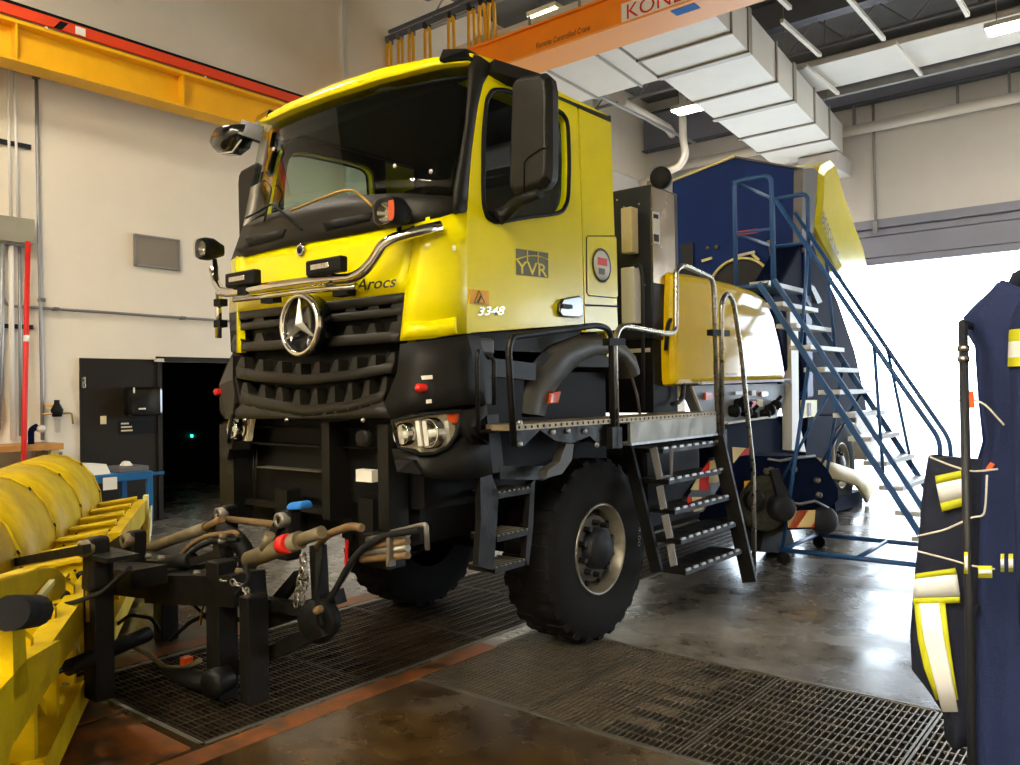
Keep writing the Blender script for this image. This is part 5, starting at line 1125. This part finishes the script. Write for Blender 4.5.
hb(222, 676, 325, 628, 2.5, .06, .07, name='push_arm'); hb(252, 628, 340, 596, 2.65, .07, .07, name='push_arm'); hb(262, 560, 283, 520, 2.6, .06, .05, name='push_arm'); hb(252, 630, 300, 575, 2.7, .05, .06, name='push_arm')
hb(250, 600, 318, 612, 2.6, .06, .06, name='push_arm'); hb(318, 545, 322, 630, 2.7, .07, .06, name='push_arm')
MB().lathe(ony(317, 622, 2.5), (.4,-1,0), [(-.06,.1),(.0,.11),(.02,.09),(.02,.04),(.03,.0)], 20).build('roller', 'black', HI); MB().lathe(ony(318, 610, 2.44), (.4,-1,0), [(-.02,.02),(.02,.018),(.025,0)], 10).build('roller_pin', 'hose_tan', HI)
MB().tube([ony(a, b, 2.62) for a, b in ((222, 530), (238, 540), (248, 556), (246, 580))], .05, 8, fillet=.06).build('hose_guard', 'black', HI)
hb(222, 514, 224, 566, 2.82, .1, .07, name='lug_arm'); hb(130, 562, 172, 566, 2.5, .05, .05, 'trim', name='deck_rail'); hb(180, 566, 222, 552, 2.5, .03, .04, 'trim', name='deck_rail')
for px, py, m in ((133, 554, 'steel_dull'), (147, 556, 'steel_dull'), (160, 558, 'steel_dull'), (196, 573, 'steel_dull'), (222, 536, 'dirty_rod'), (221, 541, 'steel_dull'), (238, 571, 'dirty_rod'), (254, 660, 'steel')): MB().lathe(ony(px, py, 2.4), (0,-1,.2), [(-.02,.016),(.01,.016),(.016,.008),(.016,0)], 8).build('fitting', m, HI)
MB().box(ony(180, 657, 2.5), ony(193, 664, 2.55)).build('amber_lens', 'orange_lens', HI); MB().tube([ony(a, b, 2.5) for a, b in ((120, 640), (150, 655), (165, 668), (186, 668), (200, 660))], .016, 7, fillet=.05).build('hydraulic_hose', 'dirty_rod', HI)
MB().tube([ony(a, b, 2.55) for a, b in ((112, 628), (130, 615), (152, 618), (160, 632))], .012, 7, fillet=.05).build('hydraulic_hose', 'rubber', HI); MB().tube([ony(a, b, 2.5) for a, b in ((170, 640), (190, 622), (212, 612), (240, 620))], .012, 7, fillet=.05).build('hydraulic_hose', 'rubber', HI)
MB().tube([ony(a, b, 2.45) for a, b in ((318, 552), (316, 590), (318, 622))], .01, 6).build('hydraulic_hose', 'rubber', HI)
MB().cyl(ony(16, 688, 1.45), ony(72, 666, 1.72), .015, 10).build('cylinder_rod', 'rod_silver', HI)
MB().cyl(ony(68, 668, 1.72), ony(148, 634, 2.2), .04, 14).build('lower_cylinder', 'black_steel', HI)
# upper cylinders
c1 = MB().cyl(ony(150, 548, 2.75), ony(207, 527, 2.75), .036, 14).build('lift_cylinder', 'dirty_rod', HI); MB().cyl(ony(205, 528, 2.74), ony(222, 519, 2.74), .024, 10).build('cylinder_rod', 'hose_tan', c1)
c2 = MB().cyl(ony(249, 560, 2.4), ony(300, 540, 2.4), .045, 16).build('lift_cylinder', 'dirty_rod', HI); MB().cyl(ony(298, 541, 2.4), ony(322, 532, 2.4), .03, 12).build('cylinder_head', 'dirty_rod', c2)
MB().cyl(ony(282, 545, 2.38), ony(289, 543, 2.38), .048, 12).build('cylinder_band', 'red', c2); MB().cyl(ony(265, 550, 2.38), ony(270, 534, 2.38), .028, 10).build('port', 'dirty_rod', c2)
for i, (px, py, y) in enumerate(((222, 514, 2.8), (283, 520, 2.6), (87, 548, 1.8), (128, 540, 2.3))):
    q = ony(px, py, y); lg_ = MB().hexa([q+V(-.09,0,-.22), q+V(.03,0,-.22), q+V(.03,.1,-.22), q+V(-.09,.1,-.22), q+V(-.04,0,.05), q+V(.04,0,.05), q+V(.04,.1,.05), q+V(-.04,.1,.05)]).build('pin_lug', 'black_steel', HI, bevel=.02)
    MB().lathe(q, (0,-1,0), [(-.02,.042),(.03,.042),(.035,.03),(.03,.016),(.0,.014)], 18).build('pin', 'steel_dull' if i < 2 else 'dirty_rod', lg_)
hb(-5, 566, 87, 549, 1.78, .04, .045, name='stay_rod'); hb(100, 560, 128, 541, 2.3, .06, .09, name='stay_rod')
MB().cyl(ony(228, 519, 2.8), ony(280, 525, 2.65), .02, 10).build('cross_pin', 'hose_tan', HI)
# hoses
for pts, y, r, m in ((((175, 562), (190, 545), (205, 536), (235, 532), (240, 536)), 2.55, .014, 'hose_tan'), (((178, 566), (196, 548), (215, 540), (238, 540)), 2.5, .014, 'black'), (((130, 568), (118, 578), (104, 592), (70, 604), (36, 608)), 1.75, .012, 'rubber'), (((132, 566), (150, 560), (162, 563)), 2.5, .013, 'hose_tan'),
        (((245, 565), (250, 580), (236, 595)), 2.35, .012, 'rubber'), (((322, 545), (316, 600), (322, 625)), 2.45, .012, 'rubber'), (((420, 530), (385, 535), (366, 545), (350, 562), (330, 600), (300, 640)), 2.55, .016, 'rubber'), (((372, 540), (355, 556), (346, 575), (335, 590)), 2.6, .013, 'grey_frame'),
        (((318, 548), (326, 535), (350, 526), (362, 528)), 2.5, .02, 'hose_tan'), (((162, 580), (190, 600), (226, 640)), 2.6, .01, 'black_steel')):
    MB().tube([ony(a, b, y) for a, b in pts], r, 7, fillet=.12).build('hydraulic_hose', m, HI)
hb(205, 588, 200, 625, 2.45, .01, .012, 'rod_silver', 'thin_rod'); hb(346, 565, 347, 540, 2.55, .012, .012, 'red', 'red_rod')
MB().cyl(ony(164, 563, 2.5), ony(192, 560, 2.5), .045, 10).build('valve_block', 'black', HI); MB().box(ony(104, 660, 2.55), ony(135, 668, 2.45)).build('hose_block', 'black_steel', HI)
# coupling manifold at the truck's left corner
MB().box(ony(362, 534, 2.62), ony(405, 566, 2.72)).build('manifold', 'black_steel', HI)
for i in range(4):
    a, b = ony(368-2*i, 540+6.5*i, 2.58), ony(408, 534+7*i, 2.58); MB().cyl(a, b, .018, 10).build('quick_coupler', 'hose_tan' if i % 2 else 'steel_dull', HI)
MB().tube([ony(a, b, 2.56) for a, b in ((392, 532), (426, 524), (427.5, 550))], .012, 6, fillet=.02).build('manifold_guard', 'steel_dull', HI); hb(391, 535, 391, 566, 2.56, .04, .02, 'steel_dull', 'manifold_strap')
# chains
def chain(pts, y, n):
    P_ = rounded([ony(a, b, y) for a, b in pts], .1, 4); tot = []
    for i in range(n):
        t = i/(n-1)*(len(P_)-1); k = min(int(t), len(P_)-2); q = P_[k].lerp(P_[k+1], t-k); d = (P_[k+1]-P_[k]).normalized()
        e = d.cross(V(0,1,0)).normalized() if i % 2 else V(0,1,0)
        ln = 1.25*sum((P_[j+1]-P_[j]).length for j in range(len(P_)-1))/(n-1)*.5
        tot.append(MB().tube([q+d*ln*math.cos(u)+e*.016*math.sin(u) for u in [2*math.pi*j/10 for j in range(10)]], .005, 5, closed=True).build('chain_link', 'steel', HI))
chain(((303, 558), (301, 575), (298, 590), (296, 602)), 2.35, 6); chain(((303, 560), (306, 580), (302, 600)), 2.38, 5); chain(((224, 580), (236, 583), (247, 590), (248, 596)), 2.35, 7)
bl = MB().hexa([ony(284, 510, 2.6), ony(299, 510, 2.6), ony(299, 510, 2.6)+V(0,.1,0), ony(284, 510, 2.6)+V(0,.1,0), ony(287, 503, 2.62), ony(301, 501, 2.62), ony(301, 501, 2.62)+V(0,.07,0), ony(287, 503, 2.62)+V(0,.07,0)]).build('blue_rag', 'blue_cloth', bevel=.02)
tag(bl, 'small blue cloth lying on the plow hitch pin', 'rag')
# ================================================================ ROLLING STAIRS
LN, LF = 7.42, 8.38
LD = thing('rolling_stairs', (-2.3, 7.9, 0), 'blue steel rolling stairs with pale treads beside the sweeper', 'rolling ladder')
tx = lambda k: -3.02+.124*(k-1)
tz = lambda k: 2.60-.205*(k-1)
trd = proto(MB().box((-.1, LN-7.9, -.02), (.09, LF-7.9, .02)), 'tread', 'tread')
for k in range(1, 13): piece(trd, (tx(k), 7.9, tz(k)), LD)
for y in (LN-.02, LF+.02): MB().beam((tx(1), y, tz(1)), (tx(13.4), y, tz(13.4)), .025, .05).build('stringer', 'blue_ladder', LD)
ym_ = LN+.45; MB().beam((tx(1.2)+.12, LN-.02, tz(1.2)+.06), (tx(12.8)+.12, LN-.02, tz(12.8)+.06), .03, .04).build('side_bar', 'blue_ladder', LD)
A, D, B, C_ = ony(737, 185, LN), ony(771, 179, LN), ony(759, 197, LF), ony(792, 194, LF)
zp = tz(1); pts = {'a': (A.x, LN), 'b': (B.x, LF), 'c': (C_.x, LF), 'd': (D.x, LN)}
ztop = (A.z+B.z+C_.z+D.z)/4; zm = (ztop+zp)/2
MB().box((min(A.x, B.x)-.02, LN, zp-.03), (max(C_.x, D.x)-.05, LF, zp)).build('top_deck', 'blue_ladder', LD)
xa, xd = (A.x+B.x)/2+.06, (C_.x+D.x)/2+.08
for y in (LN, LF):
    MB().tube([(xa, y, zp-.03), (xa, y, ztop), (xd, y, ztop), (xd, y, zp-.05)], .022, 8, fillet=.07).build('guard_rail', 'blue_ladder', LD); MB().cyl((xa, y, zm), (xd, y, zm), .016, 8).build('mid_rail', 'blue_ladder', LD)
for z in (ztop, zm): MB().cyl((xa, LN, z), (xa, LF, z), .02, 8).build('back_rail', 'blue_ladder', LD)
MB().box((xa+.02, LN-.004, zm-.02), (xa+.22, LN+.0, zm+.02)).build('red_tag', 'red', LD)
for y, p in ((LN, ((775, 199), (893, 373), (940, 440), (940, 462))), (LF, ((795, 213), (905, 375), (950, 440), (951, 462)))):
    q = [ony(*a, y) for a in p]; MB().tube(q, .02, 8, fillet=.1).build('handrail', 'blue_ladder', LD)
    for t, k in ((.3, 4), (.85, 9.5)): h = q[0].lerp(q[1], t); MB().cyl(h, (tx(k), y, tz(k)), .015, 7).build('baluster', 'blue_ladder', LD)
    MB().cyl(q[-1], (q[-1].x, y, .9), .02, 8).build('baluster', 'blue_ladder', LD)
for y in (LN, LF):
    MB().cyl((tx(4.6), y, tz(4.6)), (-2.86, y, .1), .018, 8).build('rear_leg', 'blue_ladder', LD)
    MB().cyl((tx(6), y, tz(6)), (-2.86, y, .75), .014, 8).build('leg_brace', 'blue_ladder', LD)
    MB().cyl((-2.88, y, .13), (tx(13.3), y, .13), .022, 8).build('base_tube', 'blue_ladder', LD)
    for x in (-2.84, tx(13)): MB().lathe((x, y-.0, .06), (0,1,0), [(-.02,0),(-.02,.06),(.02,.06),(.02,0)], 16).build('caster', 'rubber', LD)
for x in (-2.86, -2.2, tx(12.6)): MB().cyl((x, LN, .13), (x, LF, .13), .02, 8).build('base_cross_tube', 'blue_ladder', LD)
# ================================================================ COAT RACK
ry = 2.66; rp_ = onp(968, 560, (0, 2.60, 0), (0,1,0)); rx = rp_.x
RK = thing('coat_rack', (rx+.5, 2.6, 0), 'steel coat rack with a slim grey post holding turnout gear', 'rack')
zt_ = 1.80
for i, x in enumerate((rx, rx+1.15)):
    MB().cyl((x, 2.6, .06), (x, 2.6, zt_), .0125, 12).build('post', 'charcoal', RK)
    MB().beam((x, 2.3, .09), (x, 3.0, .09), .05, .04).build('foot', 'charcoal', RK)
    for y in (2.33, 2.97): MB().lathe((x, y, .035), (1,0,0), [(-.015,0),(-.015,.035),(.015,.035),(.015,0)], 14).build('caster', 'rubber', RK)
MB().tube([(rx, 2.6, zt_-.03), (rx, 2.6, zt_), (rx, 2.78, zt_), (rx+1.15, 2.78, zt_), (rx+1.15, 2.6, zt_), (rx+1.15, 2.6, zt_-.03)], .0125, 10).build('top_rail', 'charcoal', RK); MB().tube([(rx, 2.6, .98), (rx, 2.92, .98), (rx+1.15, 2.92, .98), (rx+1.15, 2.6, .98)], .010, 10).build('mid_rail', 'charcoal', RK); MB().cyl((rx, 2.6, .12), (rx+1.15, 2.6, .12), .010, 12).build('low_rail', 'charcoal', RK)
for z in (1.73, 1.70): MB().cyl((rx, 2.6, z-.008), (rx, 2.6, z+.008), .016, 10).build('clamp', 'steel', RK)
def garment(secs, yc, dep, name, m, par, folds=5, amp=.012, n=40, ph=0):
    rows = []
    for k, (l, r, py) in enumerate(secs):
        a, b = ony(l, py, yc), ony(r, py, yc); c = (a+b)/2; hw = (b.x-a.x)/2; ring = []
        for i in range(n):
            t = 2*math.pi*i/n; w_ = amp*math.sin(folds*t+ph+k*.25)*(min(1, .2+k*.12)); d_ = dep(k) if callable(dep) else dep
            ring.append(c+V(math.cos(t)*(hw), math.sin(t)*(d_)*(1+.25*math.sin(folds*t+k*.2))+w_, .006*math.sin(3*t+k)))
        ring.append(ring[0]); rows.append(ring)
    mb = MB().grid(rows); mb.add(rows[0][:-1], [tuple(range(n))]); mb.add(rows[-1][:-1], [tuple(reversed(range(n)))])
    return mb.build(name, m, par)
def band(pl, yc, dep, m, par, name, o=.004):     # strip on the front of a garment: left and right pixel edges from top to bottom
    rows = []
    for l, r, py0, py1 in pl:
        row = []
        for j in range(9):
            u = j/8; px, py = l+(r-l)*u, py0+(py1-py0)*u; row.append(ony(px, py, yc-dep-o))
        rows.append(row)
    return MB().grid(rows, (0, .004, 0)).build(name, m, par)
CT = thing('turnout_coat', (rx+.25, 2.74, .5), 'navy turnout coat with lime and silver bands hanging right of the rack post', 'coat')
sec = [(996, 1012, 283), (990, 1040, 288), (977, 1080, 299), (964, 1110, 314), (967, 1125, 330), (976, 1130, 346), (978, 1130, 375), (980, 1130, 400), (984, 1130, 440), (976, 1130, 470), (974, 1130, 520), (974, 1130, 580), (972, 1130, 650), (972, 1135, 730), (974, 1135, 800), (976, 1135, 860)]
cb_ = garment(sec, 2.78, lambda k: .03 if k == 0 else min(.05+.012*k, .10), 'coat_body', 'coat_cloth', CT, 7, .028)
def sec_at(secs, py):
    for (l0, r0, y0), (l1, r1, y1) in zip(secs, secs[1:]):
        if y0 <= py <= y1: t = (py-y0)/(y1-y0); return l0+(l1-l0)*t, r0+(r1-r0)*t
    return secs[-1][:2]
def ringband(secs, yc, dep, py0, py1, m, par, name, k=1.05):     # a band sewn all the way round
    rows = []
    for py in (py0, (py0+py1)/2, py1):
        l, r = sec_at(secs, py); a, b = ony(l, py, yc), ony(r, py, yc); c = (a+b)/2; hw = (b.x-a.x)/2*k
        rows.append([c+V(math.cos(2*math.pi*i/32)*hw, math.sin(2*math.pi*i/32)*dep*k, 0) for i in range(33)])
    return MB().grid(rows).build(name, m, par)
slv = [(1020, 1050, 296), (1012, 1064, 312), (1010, 1068, 335), (1009, 1068, 366), (1012, 1066, 450), (1016, 1062, 560), (1019, 1060, 625)]
garment(slv, 2.62, .055, 'sleeve', 'coat_cloth', CT, 3, .006, 32)
slv2 = [(1098, 1122, 300), (1096, 1140, 325), (1100, 1146, 380), (1104, 1146, 470), (1106, 1144, 560), (1108, 1142, 630)]
garment(slv2, 2.80, .06, 'sleeve', 'coat_cloth', CT, 3, .006, 32)
for sv, yc_ in ((slv, 2.62), (slv2, 2.80)):
    for q0_, q1_, m_ in ((329, 341, 'lime'), (341, 357, 'reflective'), (357, 366, 'lime'), (585, 593, 'lime'), (593, 606, 'reflective'), (606, 613, 'lime')):
        if yc_ > 2.7 or q0_ < 500: ringband(sv, yc_, .065, q0_, q1_, m_, CT, 'silver_band' if m_ == 'reflective' else 'lime_band')
garment([(1012, 1046, 272), (1008, 1052, 280), (1004, 1056, 292)], 2.78, .06, 'collar', 'coat_cloth_dark', CT, 2, .003, 28)
fl_a, fl_b = ony(1078, 330, 2.66), ony(1084, 860, 2.66); MB().beam(fl_a, fl_b, .05, .02, up=(0,1,0)).build('front_flap', 'coat_cloth_dark', CT, bevel=.006)
for q0_, q1_, m_ in ((700, 712, 'lime'), (712, 735, 'reflective'), (735, 746, 'lime')): band(((1050, 1128, q0_, q0_), (1050, 1128, q1_, q1_)), 2.78, .105, m_, CT, 'silver_band' if m_ == 'reflective' else 'lime_band')
for l, r, y0, y1 in ((1000.5, 1004, 554, 572), (1008.5, 1013, 554, 572)): band(((l, r, y0, y0), (l, r, y1, y1)), 2.78, .15, 'lime', CT, 'clip_tag'); band(((l, r, y0+5, y0+5), (l, r, y1-4, y1-4)), 2.78, .153, 'reflective', CT, 'clip_tag')
MB().tube([ony(a, b, 2.60) for a, b in ((958, 401), (970, 398), (985, 404), (995, 415), (1004, 425))], .003, 5, fillet=.03).build('wire', 'white_dirty', CT)
MB().beam(ony(971, 391, 2.6), ony(972.5, 408, 2.6), .006, .012).build('orange_clip', 'orange_lens', CT); MB().beam(ony(988, 470, 2.6), ony(993, 463, 2.6), .012, .012).build('orange_clip', 'orange_lens', CT)
TP = thing('turnout_trousers', (rx-.05, 2.74, .6), 'navy turnout trousers with wide silver bands hanging left of the rack post', 'trousers')
sec2 = [(928, 1000, 458), (925, 1000, 475), (921, 998, 505), (919, 996, 540), (915, 994, 575), (913, 992, 600), (910, 990, 640), (912, 986, 672), (930, 984, 694), (945, 982, 716), (946, 978, 738)]
garment(sec2, 2.78, lambda k: .05+.003*k, 'trouser_body', 'coat_cloth_dark', TP, 4, .012)
def strip3(top, bot, m1, o): pass
band(((935, 968, 476, 469), (936, 968, 484, 477)), 2.78, .075, 'lime', TP, 'lime_band'); band(((936, 968, 484, 477), (940, 968, 503, 496)), 2.78, .075, 'reflective', TP, 'silver_band'); band(((940, 968, 503, 496), (942, 967, 512, 505)), 2.78, .075, 'lime', TP, 'lime_band')
band(((915, 955, 574, 568), (914, 957, 579, 574)), 2.78, .085, 'lime', TP, 'lime_band'); band(((914, 957, 579, 574), (913, 960, 598, 596)), 2.78, .085, 'reflective', TP, 'silver_band'); band(((913, 960, 598, 597), (913, 960, 604, 603)), 2.78, .085, 'lime', TP, 'lime_band')
band(((914, 945, 604, 603), (918, 949, 640, 640), (924, 953, 668, 668), (936, 958, 700, 700)), 2.78, .087, 'lime', TP, 'lime_band'); band(((919, 939, 604, 603), (924, 944, 640, 640), (931, 950, 668, 668), (942, 958, 712, 712)), 2.78, .092, 'reflective', TP, 'silver_band')
for pts in (((930, 457), (952, 466), (972, 472), (998, 469)), ((918, 536), (945, 530), (962, 522), (972, 517), (984, 516), (986, 500), (987, 475)), ((917, 551), (945, 558), (972, 566), (995, 569))):
    MB().tube([ony(a, b, 2.595) for a, b in pts], .003, 5, fillet=.04).build('cord', 'white_dirty', TP)
for l, r, y0, y1 in ((964, 968, 552, 574), (978, 992, 566, 578)): band(((l, r, y0, y0), (l, r, y1, y1)), 2.78, .19, 'lime', TP, 'clip_tag'); band(((l+.6, r-.6, y0+4, y0+4), (l+.6, r-.6, y1-4, y1-4)), 2.78, .193, 'reflective', TP, 'clip_tag')
# ================================================================ BENCH, CART AND BOXES BY THE LEFT WALL
bx1 = XW+.62; a, b = onx(-60, 444, bx1), onx(64, 443, bx1)
BN = thing('workbench', ((XW+bx1)/2, b.y-.6, 0), 'wooden workbench against the left wall behind the plow', 'bench'); z = b.z
MB().box((XW+.02, b.y-1.8, z-.07), (bx1, b.y, z)).build('bench_top', 'wood', BN, bevel=.006)
for y in (b.y-.08, b.y-1.72):
    for x in (XW+.08, bx1-.08): MB().box((x-.04, y-.04, 0), (x+.04, y+.04, z-.07)).build('leg', 'cream', BN)
MB().box((XW+.02, b.y-.04, .1), (bx1-.02, b.y-.01, z-.1)).build('end_panel', 'vent_grey', BN)
bv = thing('bench_vise', (XW+.45, onx(33, 436, XW+.45).y, z), 'dark bench vise with a pale round knob on the workbench', 'vise'); q = onx(31, 440, XW+.45)
MB().tube([V(XW+.45, q.y, z), V(XW+.45, q.y, z+.16), V(XW+.45, q.y+.07, z+.2)], .035, 8, fillet=.06).build('arm', 'navy_dark', bv); MB().lathe((XW+.48, q.y+.09, z+.17), (1,0,0), [(-.03,.04),(.03,.045),(.04,0)], 14).build('knob', 'white_dirty', bv)
q = onx(7, 410, XW+.3); sgn_ = tag(MB().box((XW+.02, q.y-.06, q.z-.13), (XW+.05, q.y+.07, q.z+.13)).build('paper_tag', 'carton'), 'pinkish paper tag hanging on the left wall', 'tag')
q = onx(2, 372, XW+.3); cbn = thing('wall_cabinet', (XW+.1, q.y-.3, 1.6), 'small grey cabinet with a bright screen at the left picture edge', 'cabinet')
MB().box((XW, q.y-.7, onx(2, 430, XW).z), (XW+.08, q.y+.06, onx(2, 386, XW).z)).build('housing', 'grey_frame', cbn, bevel=.01); MB().box((XW, q.y-.7, onx(2, 385, XW).z), (XW+.1, q.y-.0, onx(2, 345, XW).z)).build('screen', 'white', cbn)
cx_ = -9.35; CA = thing('blue_cart', (cx_-.35, onx(128, 474, cx_).y, 0), 'blue steel workshop cart beside the dark doorway', 'cart')
a, b = onx(84, 481, cx_), onx(161, 470, cx_); zc = onx(150, 471, cx_).z; y0_, y1_ = onx(84, 480, cx_).y, onx(153, 471, cx_).y
MB().box((cx_-.7, y0_, zc-.09), (cx_, y1_, zc)).build('top_tray', 'blue_cart', CA, bevel=.01)
for y in (y0_+.03, y1_-.03):
    for x in (cx_-.67, cx_-.03): MB().box((x-.03, y-.03, .1), (x+.03, y+.03, zc-.09)).build('leg', 'blue_cart', CA)
MB().box((cx_-.7, y0_, .14), (cx_, y1_, .2)).build('lower_shelf', 'blue_cart', CA)
for y in (y0_+.06, y1_-.06):
    for x in (cx_-.64, cx_-.06): MB().lathe((x, y, .05), (1,0,0), [(-.02,0),(-.02,.05),(.02,.05),(.02,0)], 12).build('caster', 'white_dirty', CA)
MB().box((cx_, y1_-.0, zc-.05), (cx_-.04, y1_+.14, zc-.02)).build('push_handle', 'blue_cart', CA)
q0, q1 = onx(103, 478, cx_+.003), onx(117, 489, cx_+.003); MB().box((cx_, q0.y, q1.z), (cx_+.008, q1.y, q0.z)).build('cart_label', 'paper', CA)
q = onx(94, 470, cx_-.25); tb_ = MB().hexa([V(cx_-.42,q.y-.2,zc),V(cx_-.1,q.y-.2,zc),V(cx_-.1,q.y+.12,zc),V(cx_-.42,q.y+.12,zc),V(cx_-.44,q.y-.24,zc+.14),V(cx_-.12,q.y-.24,zc+.14),V(cx_-.12,q.y+.08,zc+.11),V(cx_-.44,q.y+.08,zc+.11)]); tag(tb_.build('parts_box', 'paper'), 'open pale cardboard box on the blue cart', 'box')
q = onx(124, 467, cx_-.2); tag(MB().box((cx_-.5, q.y-.12, zc), (cx_-.08, q.y+.24, zc+.06)).build('tool_tray', 'grey_frame', bevel=.01), 'low grey tool tray on the blue cart', 'tray')
tag(MB().hexa([V(cx_-.3,q.y-.02,zc+.062),V(cx_-.16,q.y-.02,zc+.062),V(cx_-.16,q.y+.1,zc+.062),V(cx_-.3,q.y+.1,zc+.062),V(cx_-.26,q.y+.01,zc+.12),V(cx_-.2,q.y+.0,zc+.13),V(cx_-.2,q.y+.07,zc+.12),V(cx_-.25,q.y+.08,zc+.11)]).build('crumpled_rag', 'paper', bevel=.015), 'crumpled white rag on the grey tool tray', 'rag')
